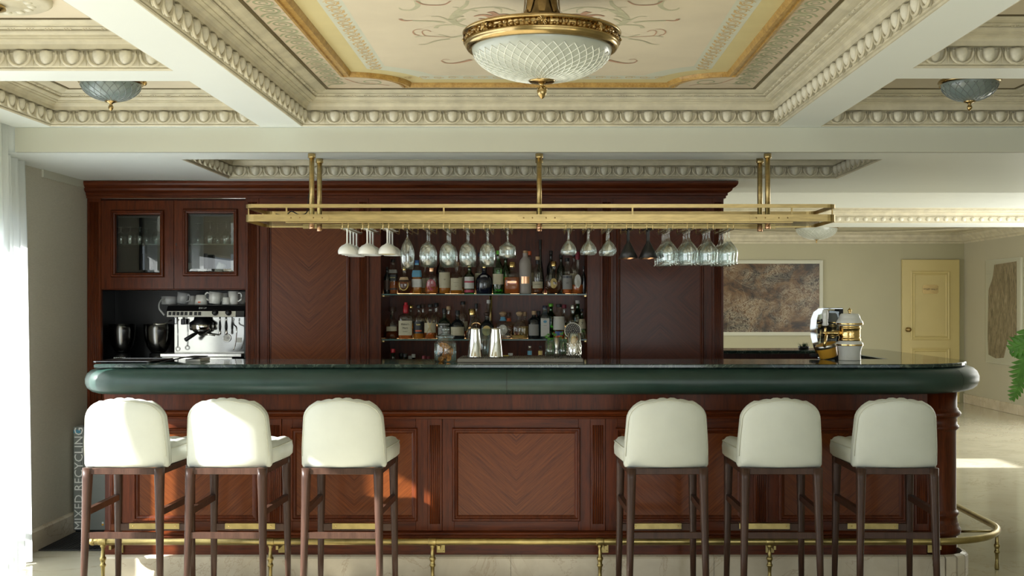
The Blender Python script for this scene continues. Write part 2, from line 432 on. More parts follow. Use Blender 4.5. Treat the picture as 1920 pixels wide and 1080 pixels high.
ceil.add([(-2.715,.2,ZB),(-2.715,5.82,ZB),(-2.715,5.82,2.6),(-2.715,.2,2.6)], [(0,1,2,3)])
ceil.add([(XL,13.23,ZB),(XR,13.23,ZB),(XR,13.23,2.46),(XL,13.23,2.46)], [(0,1,2,3)])
ceil.add([(XL,7.9,ZL),(XR,7.9,ZL),(XR,7.9,ZB),(XL,7.9,ZB)], [(0,1,2,3)])
ceil = struct(ceil, 'ceiling', M['white_paint'])
C_BAR = (-1.95,1.87,6.10,7.03)
low = MB(); cells(low, [XL,-1.95,1.87,XR], [5.82,6.10,7.03,7.9], [C_BAR], ZL)
low.build('lower_soffit', M['white_paint'], ceil)
MB().box(-2.715,XR,5.80,5.83,ZL,ZB-.001).build('beam_face', M['cream_paint'], ceil)
MB().box(XL+.002,-2.7155,5.832,5.85,ZL+.001,2.6).build('pocket_end', M['white_paint'], ceil)
fc = MB().add([(XL,13.23,2.46),(XR,13.23,2.46),(XR,YB,2.46),(XL,YB,2.46)], [(0,1,2,3)])
for k in range(3):
    r = (.97-.05*k); fc.sweep([(-.03,2.455),(0,2.44),(.03,2.455)], [(4.0+2.0*r*math.cos(a*pi/24),14.75+1.25*r*math.sin(a*pi/24)) for a in range(48)], True)
fc.build('far_soffit', M['plaster'], ceil)
rf = MB()
cells(rf, [XL-.3,-1.9,.02,XR+.2], [YF-.2,7.55,8.45,YB+.2], [(-1.9,.02,7.55,8.45)], 2.66)  # roof opening added above that hole so the sun reaches it
rf.build('roof_deck', M['white_paint'], ceil)

# coffers: moulded frame, painted panel, egg and dart band of single pieces
PROF = [(0.0,0.0),(.005,.001),(.009,.007),(.004,.010),(.012,.013),(.014,.016),(.022,.067),(.014,.070),(.014,.077),(.036,.079),(.036,.086),
        (.037,.096),(.043,.106),(.056,.111),(.056,.116),(.074,.117),(.074,.122),(.084,.124),(.091,.129),(.093,.135),(.088,.136),(.088,.140),
        (.098,.141),(.104,.144),(.106,.148),(.103,.149),(.118,.150),(.132,.153),(.146,.159),(.152,.163),(.158,.164)]
egg = MB()
for_v = []; nu, nv = 12, 5
for j in range(nv+1):
    t = j/nv*pi/2
    for i in range(nu):
        a = 2*pi*i/nu; z = math.sin(a); w = .86+.14*z
        for_v.append((.031*w*math.cos(t)*math.cos(a), -.030*math.sin(t), min(.031,.040*math.cos(t)*z+.012)))
fs = [(j*nu+i, j*nu+(i+1)%nu, (j+1)*nu+(i+1)%nu, (j+1)*nu+i) for j in range(nv) for i in range(nu)]
egg.add(for_v, fs, True)
EGG = egg.mesh('egg', M['egg'])
rim = MB(); rim.tube([(.0425*math.sin(a), -.014, .014-.043*math.cos(a)) if abs(a) < 1.6 else (math.copysign(.0425,a), -.014, .031) for a in (-2,-1.57,-1.25,-.9,-.5,0,.5,.9,1.25,1.57,2)], .0058, 6)
rim.add([(-.0505,-.016,.026),(-.045,-.004,.028),(-.056,-.004,.028),(-.0505,-.004,-.030),(-.0505,-.014,-.006)], [(0,1,4),(0,4,2),(4,1,3),(4,3,2)])
RIM = rim.mesh('egg_rim', M['plaster'])
trim_n = [0]
def coffer(rect, zb, sides, eggs=True, panel_mat=None, ymin=0.0, sp=.1, dark=True):
    x0, x1, y0, y1 = rect; trim_n[0] += 1
    path = [(x0,y0),(x1,y0),(x1,y1),(x0,y1)]
    t = MB().sweep([(d, zb+h) for d, h in PROF], path, True)
    t = struct(t, 'trim_%d' % trim_n[0], M['plaster'])
    MB().add([(x0+.15,y0+.15,zb+.164),(x1-.15,y0+.15,zb+.164),(x1-.15,y1-.15,zb+.164),(x0+.15,y1-.15,zb+.164)], [(0,1,2,3)]).build('painted_panel', panel_mat, t)
    if dark:
        MB().sweep([(.157,zb+.1605),(.172,zb+.1605),(.172,zb+.1635)], path, True).build('dark_fillet', M['fillet'], t)
    b = MB()      # bead and reel run, too small to pick apart
    for s in sides:
        L = (x1-x0) if s == 'far' else (y1-y0); n = int((L-.25)/.012); m0 = .125
        for k in range(n):
            if k % 6 in (3, 4, 5): continue
            u = m0+k*.012
            c = (x0+u,y1-.109,zb+.137) if s == 'far' else ((x0+.109,y0+u,zb+.137) if s == 'left' else (x1-.109,y0+u,zb+.137))
            if c[1] < ymin: continue
            r = .0042; b.add([(c[0]-r,c[1],c[2]),(c[0]+r,c[1],c[2]),(c[0],c[1]-r,c[2]),(c[0],c[1]+r,c[2]),(c[0],c[1],c[2]-r),(c[0],c[1],c[2]+r)],
                  [(0,2,4),(2,1,4),(1,3,4),(3,0,4),(2,0,5),(1,2,5),(3,1,5),(0,3,5)])
    if b.v: b.build('bead_moulding', M['plaster'], t, kind='stuff', recalc=False)
    if eggs == True:
        for s in sides:
            L = (x1-x0) if s == 'far' else (y1-y0); n = round((L-.05)/sp); st = (L-.05)/n
            for k in range(n):
                u = .025+(k+.5)*st; z = zb+.041
                if s == 'far': loc, rz = (x0+u,y1-.016,z), 0
                elif s == 'left': loc, rz = (x0+.016,y0+u,z), pi/2
                else: loc, rz = (x1-.016,y0+u,z), -pi/2
                if loc[1] < ymin: continue
                put('egg', EGG, t, loc, (0,0,rz)); put('egg_rim', RIM, t, loc, (0,0,rz))
    elif eggs == 'stuff':
        e = MB()
        for k in range(int((x1-x0)/.1)):
            e.ball((x0+.05+k*.1,y1-.018,zb+.041), .03, .02, .026, 6, 4)
        e.build('egg_row', M['egg'], t, kind='stuff')
    return t
M['fillet'] = plain('dark_olive_fillet', (.10,.075,.03), .5)
M['pink'] = plain('painted_pink_field', (.67,.595,.465), .7, var=.07, vs=2.2, bmp=.05, bs_=180)
M['rose'] = plain('painted_rose_border', (.62,.525,.40), .7, var=.10, vs=6)
M['panel_cream'] = plain('painted_cream_border', (.63,.54,.285), .7, var=.05, vs=4)
M['panel_blue'] = plain('painted_pale_blue_border', (.60,.61,.51), .7, var=.04, vs=5)
M['ink_green'] = plain('painted_sage_scroll', (.36,.38,.24), .7, var=.15, vs=14)
M['ink_rose'] = plain('painted_dusty_rose_scroll', (.47,.28,.19), .7, var=.15, vs=14)
M['ink_ochre'] = plain('painted_ochre_scroll', (.62,.44,.21), .7, var=.1, vs=14)
M['ink_sage'] = plain('painted_pale_sage_scroll', (.50,.48,.34), .7, var=.12, vs=14)
tm = coffer(C_MAIN, ZB, ('far','left','right'), True, M['rose'], 3.0)
coffer(C_LA, ZB, ('far','left'), True, M['pink'])
coffer(C_LB, ZB, ('far','left'), True, M['pink'])
coffer(C_RA, ZB, ('far','right'), True, M['pink'])
coffer(C_RB, ZB, ('far','right'), True, M['pink'])
coffer(C_BAR, ZL, ('far','left','right'), True, M['pink'])
coffer(C_LOB, ZB, ('far',), 'stuff', M['white_paint'], dark=False)
# painted decoration of the large coffer
GX, GY0, GY1, NR = .905, 2.02, 5.485, .255
def notched(d):
    x, y0, y1, r = GX-d, GY0+d, GY1-d, NR
    R = r+0*d; o = []
    cxs = GX; c = [(cxs,GY0),(cxs,GY1),(-cxs,GY1),(-cxs,GY0)]
    r2 = r+d
    a = math.degrees(math.asin(min(1,d/r2)))
    o += arc(GX,GY0,r2,180-a,90+a,8); o += arc(GX,GY1,r2,270-a,180+a,8)
    o += arc(-GX,GY1,r2,360-a,270+a,8); o += arc(-GX,GY0,r2,90-a,a,8)
    return o
def layer(d, z, mat, name):
    p = notched(d); MB().add([(x,y,z) for x, y in p], [tuple(range(len(p)))]).build(name, mat, tm)
zc = ZP
layer(.02, zc-.0006, M['panel_cream'], 'cream_band'); layer(.115, zc-.0012, M['panel_blue'], 'blue_band'); layer(.205, zc-.0018, M['pink'], 'pink_field')
MB().sweep([(-.030,zc-.001),(-.026,zc-.014),(-.012,zc-.018),(-.008,zc-.012),(.004,zc-.012),(.010,zc-.022),(.022,zc-.022),(.028,zc-.012),(.032,zc-.001)],
           notched(0), True).build('gilded_frame', M['gold_wood'], tm)
g = MB(); r_ = MB(); s_ = MB()
zs = zc-.0008
k = 0
for side in (-1, 1):                      # running scrolls of the rose border
    y = 3.2
    while y < 5.5:
        cx = side*.995
        g.ribbon([(p[0],p[1],zs) for p in spiral(cx,y,.043,.006,pi*.5,1.9,26,side,1)], [.012-.008*i/26 for i in range(27)])
        g.ribbon([(p[0],p[1],zs) for p in smooth_path([(cx,y+.043,0),(cx+side*.03,y+.06,0),(cx+side*.05,y+.095,0)])], .009)
        s_.ribbon([(p[0],p[1],zs) for p in smooth_path([(cx-side*.05,y+.03,0),(cx-side*.02,y+.055,0),(cx+side*.02,y+.05,0)])], .014)
        y += .102
x = -.6
while x < .62:
    s_.ribbon([(p[0],p[1],zs) for p in spiral(x,5.555,.03,.006,0,1.4,18)], .007); x += .11
for sx in (-1,1):
    g.ribbon([(p[0],p[1],zs) for p in spiral(sx*.82,5.44,.07,.02,0,1.2,22,sx,1)], .009)
    r_.ribbon([(p[0],p[1],zs) for p in smooth_path([(sx*.74,5.53,0),(sx*.80,5.49,0),(sx*.88,5.47,0),(sx*.93,5.36,0)])], .008)
o_ = MB(); zo = zc-.0016
for side in (-1, 1):                      # ochre guilloche on the pale blue band
    y = 3.2; q = 1
    while y < 5.14:
        cx = side*(GX-.16)
        o_.ribbon([(p[0],p[1],zo) for p in spiral(cx,y,.030,.008,pi/2*q,1.5,18,side,q)], .0055)
        o_.ribbon([(cx-side*.030,y-.02,zo),(cx-side*.012,y+.025,zo),(cx+side*.012,y+.03,zo),(cx+side*.030,y+.05,zo)], .005)
        y += .058; q = -q
x = -.62; q = 1
while x < .63:
    o_.ribbon([(p[0],p[1],zo) for p in spiral(x,GY1-.16,.026,.008,0,1.4,16,1,q)], .005); x += .07; q = -q
g.build('sage_scrollwork', M['ink_green'], tm, kind='stuff', recalc=False); s_.build('pale_scrollwork', M['ink_sage'], tm, kind='stuff', recalc=False)
r_.build('rose_scrollwork', M['ink_rose'], tm, kind='stuff', recalc=False); o_.build('ochre_guilloche', M['ink_ochre'], tm, kind='stuff', recalc=False)
ag, ar = MB(), MB(); za = zc-.0024
def onpanel(px, py):
    Y = (ZP-EYE)*F/(CY-py); return ((px-CX)*Y/F, Y)
zk = [0]
def stroke(mb, pts, w0, w1=None):
    zk[0] += .00006; za = zc-.0022-zk[0]
    q = [onpanel(700+a/6.0, b/6.0) for a, b in pts]; w1 = w0 if w1 is None else w1
    for sgn in (-1, 1):
        P = smooth_path([(sgn*abs(p[0]), p[1], za) for p in q], 6)
        n = len(P); mb.ribbon(P, [w0+(w1-w0)*i/(n-1) for i in range(n)])
G = [([(290,80),(330,105),(430,105),(500,60),(490,0)],.006,.024), ([(1060,0),(1040,50),(960,110),(900,170),(880,210)],.012,.026),
     ([(1170,120),(1060,105),(980,130),(930,180)],.007,.014), ([(960,120),(960,85),(890,72)],.014,.005),
     ([(930,185),(1080,105),(1250,78),(1440,80),(1600,120)],.016,.007), ([(1440,135),(1435,100),(1370,80)],.005,.010),
     ([(650,180),(740,180),(830,215),(900,255)],.004,.012), ([(700,310),(730,285),(820,275),(920,272)],.018,.012),
     ([(440,225),(560,230),(700,235),(800,250)],.012,.020), ([(880,210),(930,260),(1010,285),(1100,305)],.03,.02),
     ([(470,410),(540,400),(640,402)],.010,.004), ([(730,380),(800,395),(890,415),(1010,390)],.005,.018),
     ([(510,492),(600,490),(700,455),(860,430)],.004,.012), ([(900,215),(960,185),(1020,175)],.012,.006), ([(940,250),(1000,215),(1030,205)],.016,.01)]
for p, a, b in G: stroke(ag, p, a, b)
R = [([(300,205),(340,225),(440,222)],.016,.006), ([(760,680),(800,660),(860,665)],.004,.004), ([(770,680),(810,700),(900,705),(1000,690),(1100,665)],.005,.022),
     ([(650,350),(600,330),(550,345),(570,385),(640,400),(860,410)],.004,.005), ([(560,320),(480,325),(445,350),(470,380),(520,390)],.004,.006),
     ([(480,0),(560,40),(700,50),(800,40),(870,0)],.008,.006), ([(1130,175),(1220,160),(1300,170),(1350,190)],.006,.04), ([(1310,125),(1370,150),(1370,180)],.03,.02),
     ([(1400,175),(1460,155),(1540,160)],.03,.01), ([(1180,200),(1280,205),(1340,190)],.006,.02), ([(1390,200),(1430,215),(1470,215)],.02,.006)]
for p, a, b in R: stroke(ar, p, a, b)
ag.build('sage_arabesque', M['ink_sage'], tm, kind='stuff', recalc=False); ar.build('rose_arabesque', M['ink_rose'], tm, kind='stuff', recalc=False)

# walls
wl = MB().box(XL-.14,XL,6.22,YB,0,2.66).box(XL-.14,XL,YF,.1,0,2.66)
wl.box(XL-.14,XL,.1,6.22,1.87,2.66)
wl = struct(wl, 'wall_left', M['fabric_wall'])
MB().box(XL,XL+.012,6.55,7.19,2.165,ZL).build('cable_cover', M['cream_paint'], wl)
struct(MB().box(XL,XR+.1,YB,YB+.1,0,2.66), 'wall_back', M['khaki'])
struct(MB().box(XR,XR+.1,YF,YB,0,2.66), 'wall_right', M['khaki2'])
wf = MB()
for x0, x1 in ((XL,-1.1),(2.1,2.9),(5.5,XR)): wf.box(x0,x1,YF-.1,YF,0,2.66)
for x0, x1 in ((-1.1,2.1),(2.9,5.5)): wf.box(x0,x1,YF-.1,YF,2.2,2.66); wf.box(x0,x1,YF-.1,YF,0,.3)
struct(wf, 'wall_front', M['cream_paint'])
w1 = sroot('window_1', (XL,3.1,0))
fr = MB()
for y, w in ((4.32,.025),(4.56,.04)): fr.box(XL-.10,XL-.02,y-w,y+w,0,1.88,.004)
fr.box(XL-.10,XL-.02,6.14,6.22,0,1.8,.004); fr.box(XL-.10,XL-.02,.1,.18,0,1.8,.004); fr.box(XL-.10,XL-.02,.18,6.14,0,.05,.004)
for y in (1.5,3.0): fr.box(XL-.10,XL-.02,y-.04,y+.04,0,1.8,.004)
fr.build('window_frame', M['black'], w1)
# baseboards
bb = sroot('baseboard_left', (XL,6.7,0))
y = 6.24
while y < 7.1:
    MB().sweep([(0,0),(.02,0),(.02,.115),(.012,.125),(0,.128)], [(XL,min(y+.52,7.2)),(XL,y)], to3=lambda x,y_,h: (x,y_,h), pclosed=True).build('stone_strip', M['cream_marble'], bb)
    y += .523
bb.children[0].location.z += .0
bb = sroot('baseboard_right', (XR,12,0)); y = 9.0
while y < 16.2:
    MB().box(XR-.022,XR-.001,y,min(y+.598,YB-.02),.0,.135,.004).build('stone_strip', M['cream_marble'], bb); y += .60
bb = sroot('baseboard_back', (4,YB,0)); x = 1.6
while x < 5.1:
    MB().box(x,min(x+.598,5.16),YB-.022,YB-.001,0,.135,.004).build('stone_strip', M['cream_marble'], bb); x += .6
# crown moulding of the far room
cr = MB().sweep([(0,2.31),(.012,2.31),(.02,2.33),(.05,2.345),(.06,2.37),(.09,2.40),(.10,2.43),(.14,2.45),(.15,2.46)], [(XR,9.2),(XR,YB),(1.0,YB)])
trim_n[0] += 1; struct(cr, 'trim_%d' % trim_n[0], M['plaster'])
# staff door
dX0, dX1, dZ = wx(1690,YB), wx(1797,YB), wz(487,YB)
dr = sroot('door_1', ((dX0+dX1)/2,YB,0)); y1 = YB-.045
MB().box(dX0,dX1,y1,YB-.002,.005,dZ,.003).build('door_leaf', M['door'], dr)
to = lambda x, z, h: (x, y1-h, z)
pm = [(0,0),(0,.006),(.012,.014),(.024,.010),(.034,.004),(.05,.012),(.06,.0)]
for a, b, c, d in ((1708,1781,508,638),(1708,1781,652,760)):
    MB().sweep(pm, [(wx(a,y1),wz(d,y1)),(wx(b,y1),wz(d,y1)),(wx(b,y1),wz(c,y1)),(wx(a,y1),wz(c,y1))], True, to).build('panel_moulding', M['door'], dr)
kb = (wx(1702,y1),0,wz(618,y1))
MB().lathe([(.034,0),(.034,.006),(.014,.010),(.014,.04),(.030,.05),(.034,.065),(.026,.08),(0.0001,.084)], (kb[0],y1,kb[2]), 16, M=Matrix.Rotation(pi/2,3,'X')).build('door_knob', M['brass_d'], dr)
px0, px1, pz0, pz1 = wx(1729.5,y1), wx(1759.5,y1), wz(551,y1), wz(534,y1); c_ = .02
MB().prism([(px0+c_,pz0),(px1-c_,pz0),(px1,pz0+c_),(px1,pz1-c_),(px1-c_,pz1),(px0+c_,pz1),(px0,pz1-c_),(px0,pz0+c_)], 0, .004, to).build('brass_plaque', M['brass'], dr)
lettering('STAFF ONLY', .036, M['black_ink'], dr, ((px0+px1)/2,y1-.0055,(pz0+pz1)/2))

# ------------------------------------------------------------------ back bar cabinet
YC = 7.2
def cx_(px): return wx(px,YC)
def cz_(py): return wz(py,YC)
cab = thing('back_bar_cabinet', 'tall mahogany back bar cabinet with glazed doors, espresso niche and bottle shelves', 'cabinet', (cx_(760),YC+.2,0))
XA, XZ = XL+.004, cx_(1357); YBK = 7.66; ztop = 2.105
MB().box(XA,XZ,YBK,YBK+.02,0,ztop).build('back_board', M['wood_d'], cab)
MB().box(XA,cx_(189),YC+.012,YC+.036,0,ztop,.002).build('upright', M['wood'], cab)
MB().box(XA,XA+.006,YC+.036,YBK,0,ztop).build('niche_side', M['black'], cab)
for x0, x1 in ((cx_(462),cx_(501.5)),(cx_(655.5),cx_(714)),(cx_(1101),cx_(1156.5)),(cx_(1319.5),XZ)):
    MB().box(x0,x1,YC+.012,YBK,0,ztop,.002).build('upright', M['wood'], cab)
MB().box(XA,XZ,YC+.03,YBK,2.085,ztop).build('top_board', M['wood_d'], cab)
# cornice
prof = [(0,2.103),(.012,2.103),(.012,2.118),(.022,2.121),(.022,2.135),(.034,2.141),(.046,2.150),(.050,2.163),(.064,2.170),(.076,2.182),(.080,2.192),(.080,2.206),(0,2.206)]
MB().sweep([(-d,h) for d, h in prof], [(XA,YC),(XZ,YC),(XZ,YBK)], pclosed=True).build('cornice', M['wood_h'], cab)
def reeds(x0, x1, z0, z1, y, n, parent, name='reeding', mat=None):
    m = MB(); w = (x1-x0)/n
    for k in range(n):
        c = x0+(k+.5)*w; pr = [(c+w*.42*math.cos(a),y-w*.42*math.sin(a)) for a in (0,.8,1.57,2.34,pi)]
        m.add([(p[0],p[1],z0) for p in pr]+[(p[0],p[1],z1) for p in pr], [(i,i+1,i+6,i+5) for i in range(4)]+[(4,3,2,1,0),(5,6,7,8,9)], True)
    return m.build(name, mat or M['wood'], parent)
for a, b, n in ((165,187,5),(462,484,6),(671,690,5),(1127,1148,5),(1337,1355,5)):
    p = MB().box(cx_(a)-.006,cx_(b)+.006,YC,YC+.012,0,ztop,.002).build('pilaster', M['wood'], cab)
    reeds(cx_(a)+.008, cx_(b)-.008, .2, cz_(379), YC, n, p)
# head rail above everything
MB().box(cx_(485),cx_(1337),YC+.004,YC+.03,cz_(384),ztop,.002).build('head_rail', M['wood_h'], cab)
# chevron panels
toC = lambda x, z, h: (x, YC+.012-h, z)
pmould = [(0,-.002),(0,.008),(.006,.016),(.012,.016),(.016,.008),(.024,.006),(.028,0),(.028,-.002)]
def veneer(x0, x1, z0, z1, y, mat, parent, to3, pr=pmould, name='veneer_panel', ins=.02):
    MB().sweep(pr, [(x0,z0),(x1,z0),(x1,z1),(x0,z1)], True, to3).build('panel_moulding', M['wood'], parent)
    MB().box(x0+ins,x1-ins,y-.004,y+.01,z0+ins,z1-ins,.003).build(name, mat, parent, origin=((x0+x1)/2,y,(z0+z1)/2))
for a, b, m in ((501,656,'veneer'),(1156,1320,'veneer_x')):
    MB().box(cx_(a)+.003,cx_(b)-.003,YC+.014,YC+.03,0,cz_(384)).build('panel_backing', M['wood'], cab)
    veneer(cx_(a),cx_(b),.9,cz_(393),YC+.012,M[m],cab,toC)
# glazed doors over the espresso niche
zt, zb_ = cz_(376), cz_(541)
CUP0, CUP1 = cx_(189), cx_(462)
MB().box(XA+.007,CUP1,YC+.037,YBK,zb_-.008,zb_+.004).build('cupboard_floor', M['wood_d'], cab)
zs_ = cz_(456)
MB().box(CUP0+.004,CUP1-.004,YC+.06,YBK-.01,zs_-.008,zs_).build('glass_shelf', M['shelf_glass'], cab)
MB().box(XA+.007,CUP1,YBK-.012,YBK-.002,.5,2.08).build('niche_back', M['black'], cab)
for nm, a, b, pa, pb, ptop, pbot in (('left',189.5,325,208,308,394,520),('right',326,461.5,343,446,391.5,518)):
    d = MB(); x0, x1 = cx_(a), cx_(b); ix0, ix1, iz1, iz0 = cx_(pa)+.008, cx_(pb)-.008, cz_(ptop)-.008, cz_(pbot)+.008
    for bx in ((x0,ix0,zb_,zt),(ix1,x1,zb_,zt),(ix0,ix1,iz1,zt),(ix0,ix1,zb_,iz0)): d.box(bx[0],bx[1],YC+.004,YC+.028,bx[2],bx[3])
    d = d.build('door', M['wood'], cab)
    MB().sweep([(0,-.002),(0,.008),(.006,.018),(.014,.018),(.018,.010),(.026,.008),(.030,-.004),(.030,-.012)], [(cx_(pa),cz_(pbot)),(cx_(pb),cz_(pbot)),(cx_(pb),cz_(ptop)),(cx_(pa),cz_(ptop))], True, lambda x,z,h: (x,YC+.004-h,z)).build('glazing_moulding', M['wood'], d)
    q = [(cx_(pa)+.026,cz_(pbot)+.026),(cx_(pb)-.026,cz_(pbot)+.026),(cx_(pb)-.026,cz_(ptop)-.026),(cx_(pa)+.026,cz_(ptop)-.026)]
    qi = inset(q,.022)
    MB().add([(x,YC+.016,z) for x, z in q]+[(x,YC+.011,z) for x, z in qi], [(0,1,5,4),(1,2,6,5),(2,3,7,6),(3,0,4,7),(4,5,6,7)]).build('bevelled_pane', M['pane'], d)
    if nm == 'right':
        MB().box(cx_(330)-.003,cx_(330)+.003,YC+.001,YC+.005,cz_(460),cz_(456)).build('keyhole', M['black_ink'], d)
MB().box(CUP0,CUP1,YC+.002,YC+.03,zb_-.008,zb_-.001,.002).build('lower_bead', M['wood_h'], cab)
ZN = 1.05
MB().box(CUP0+.001,CUP1-.001,YC-.0,YC+.037,ZN-.03,ZN).box(XA+.007,CUP1-.001,YC+.037,YBK-.013,ZN-.03,ZN).build('niche_counter', M['black'], cab)
MB().box(CUP0,CUP1,YC+.02,YC+.04,0,ZN-.03).build('lower_door', M['wood'], cab)
# bottle niche
NX0, NX1 = cx_(714), cx_(1101)
MB().box(NX0,NX1,YBK-.01,YBK-.002,.8,2.09).build('niche_panel', M['veneer_n'] if 'veneer_n' in M else M['wood'], cab)
MB().box(NX0,NX1,YC+.02,YC+.035,cz_(397.3),cz_(395.6),.0).build('brass_light_bar', M['brass'], cab)
YS = YC+.03
def shelf(py, nm):
    z = wz(py,YS); s = MB().box(NX0+.002,NX1-.002,YS+.003,YBK-.012,z-.009,z).build('glass_shelf', M['shelf_glass'], cab)
    MB().box(NX0+.002,NX1-.002,YS,YS+.003,z-.009,z).build('polished_edge', M['shelf_edge'], s); return z
ZS1, ZS2 = shelf(551.0,'u'), shelf(636.0,'l')
MB().box(NX0,NX1,YC+.01,YBK,.83,.85).build('bottle_counter', M['wood_d'], cab)
MB().box(NX0,NX1,YC+.02,YC+.04,0,.83).build('lower_door', M['wood'], cab)
MB().tube([(wx(920,7.6),7.6,ZS2),(wx(920,7.6),7.6,ZS1-.01)], .009, 10).build('support_rod', M['brass'], cab)
M['led'] = plain('warm_led', (1,.62,.30), .5, emit=5.0)
for z in (ZS1, ZS2):
    MB().box(NX0+.05,NX1-.05,YBK-.032,YBK-.020,z+.001,z+.007).build('led_strip', M['led'], cab)
for z in (ZS1, ZS2):
    m = MB()
    for x in (NX0+.004,NX1-.016): m.box(x,x+.012,YC+.05,YC+.30,z-.018,z-.009)
    m.build('shelf_bracket', M['brass'], cab)
# ------------------------------------------------------------------ bar counter
YF_ = 5.83
def bx(px): return wx(px,YF_)
def bz(py): return wz(py,YF_)
bar = thing('bar_counter', 'long mahogany bar counter with chevron panels, marble plinth and green leather edge', 'bar counter', (0,6.0,0))
XB0, XB1 = -2.265, 2.02
MB().box(XB0,XB1,YF_+.012,6.24,.10,1.09).box(1.985,2.22,5.99,7.72,.10,1.09).box(1.215,2.22,7.50,7.72,.10,1.09).build('carcass', M['wood_d'], bar)
# stone plinth, slab by slab
cut = [-2.262,-1.20,-.147,.905,1.86]
pl_prof = [(0,0),(.03,0),(.03,.103),(.022,.112),(0,.118)]
for a, b in zip(cut, cut[1:]):
    MB().sweep([(-d,h) for d, h in pl_prof], [(a+.0008,YF_),(b-.0008,YF_)], pclosed=True).build('plinth_stone', M['cream_marble'], bar)
ring = [(1.86,YF_)]+arc(2.10,5.97,.145,-90,0,4)+[(2.245,7.7)]
for a, b in zip(ring, ring[1:]):
    d = (Vector(b)-Vector(a)).normalized()*.0008
    MB().sweep([(-dd,h) for dd, h in pl_prof], [tuple(Vector(a)+d),tuple(Vector(b)-d)], pclosed=True).build('plinth_stone', M['cream_marble'], bar)
zt0, zt1 = bz(785), bz(995)
MB().box(XB0,XB1,YF_+.006,YF_+.02,.112,zt1).build('base_board', M['wood_h'], bar)
MB().sweep([(0,zt1-.042),(-.010,zt1-.040),(-.014,zt1-.030),(-.010,zt1-.024),(-.018,zt1-.018),(-.018,zt1-.010),(-.010,zt1-.004),(0,zt1)], [(XB0,YF_+.008),(XB1,YF_+.008)]).build('base_moulding', M['wood_h'], bar)
MB().box(XB0,XB1,YF_+.0,YF_+.02,bz(771),.97).build('frieze_board', M['wood_f'] if 'wood_f' in M else M['wood'], bar)
MB().sweep([(0,zt0-.002),(-.010,zt0),(-.012,zt0+.010),(-.006,zt0+.014),(-.014,zt0+.022),(-.026,zt0+.028),(-.030,zt0+.036),(-.022,zt0+.044),(0,zt0+.046)], [(XB0,YF_+.004),(XB1,YF_+.004)]).build('cornice_moulding', M['wood_h'], bar)
PC = [(205,228),(502,528),(802,829),(1107,1135),(1413,1440),(1715,1742)]
for a, b in PC:
    p = MB().box(bx(a),bx(b),YF_-.004,YF_+.014,zt1,zt0,.002).build('pilaster', M['wood'], bar)
    reeds(bx(a)+.010, bx(b)-.010, bz(982), bz(797), YF_-.004, 5, p)
toB = lambda x, z, h: (x, YF_+.004-h, z)
bm_prof = [(0,-.002),(0,.012),(.005,.018),(.012,.018),(.016,.010),(.024,.007),(.030,.002),(.032,-.002)]
for (a, b), (pa, pb) in zip([(228,502),(528,802),(829,1107),(1135,1413),(1440,1715)], [(250,484),(545,783),(848,1088),(1154,1394),(1460,1697)]):
    z0, z1 = bz(977), bz(802)
    for q in ((bx(a),bx(pa)+.01),(bx(pb)-.01,bx(b))): MB().box(q[0]+.001,q[1]-.0005,YF_+.003,YF_+.016,zt1,zt0,.001).build('stile', M['wood'], bar)
    for q in ((z1-.01,zt0),(zt1,z0+.01)): MB().box(bx(pa)+.01,bx(pb)-.01,YF_+.003,YF_+.016,q[0]+.0005,q[1]-.0005,.001).build('rail', M['wood_h'], bar)
    veneer(bx(pa),bx(pb),z0,z1,YF_+.008,M['veneer'],bar,toB,bm_prof,ins=.028)
# rounded corner column with turned rings
col = [(.118,.112),(.118,.205),(.134,.208),(.139,.225),(.136,.240),(.128,.246),(.128,.262),(.122,.268),(.118,.30),(.124,.308),(.128,.318),(.124,.328),(.116,.334),
       (.114,.345),(.114,.752),(.118,.758),(.127,.766),(.129,.776),(.124,.784),(.119,.788),(.119,.822),(.124,.826),(.136,.834),(.140,.846),(.134,.856),(.126,.860),(.124,.872),(.118,.876),(.118,1.0)]
MB().lathe(col, (2.10,5.965,0), 32).build('corner_column', M['wood'], bar)
MB().box(2.10,2.225,6.03,6.12,.2,.82,.003).build('side_pilaster', M['wood'], bar)
# padded leather edge
path = [(-2.21,6.28),(-2.21,5.90)]+arc(-2.15,5.86,.06,180,270,5)+[(-1.2,5.80),(-.168,5.80),(.8,5.80)]+arc(1.84,6.21,.41,-90,0,14)+[(2.25,7.4),(2.25,7.92)]
lp = [(0,1.0935),(.05,1.0940),(.09,1.091),(.12,1.080),(.14,1.062),(.150,1.035),(.149,1.010),(.140,.988),(.12,.972),(.09,.962),(.05,.958),(0,.957)]
bump_ = MB().sweep([(-d,h) for d, h in lp], path, pclosed=True, smooth=True).build('leather_edge', M['green_leather'], bar)
def seam(p, t):
    t = Vector(t).normalized(); n = Vector((t.y,-t.x)); m = MB()
    a = Vector(p)-t*.0022; b = Vector(p)+t*.0022
    m.sweep([(-d-.0012,h+(h-1.026)*.004) for d, h in lp[1:-1]], [tuple(a),tuple(b)]); m.build('seam', M['green_seam'], bump_)
seam((wx(950,5.65),5.80), (1,0)); 
for a in (-52,-14):
    ar_ = math.radians(a); seam((1.84+.41*math.cos(ar_),6.21+.41*math.sin(ar_)), (-math.sin(ar_),math.cos(ar_)))
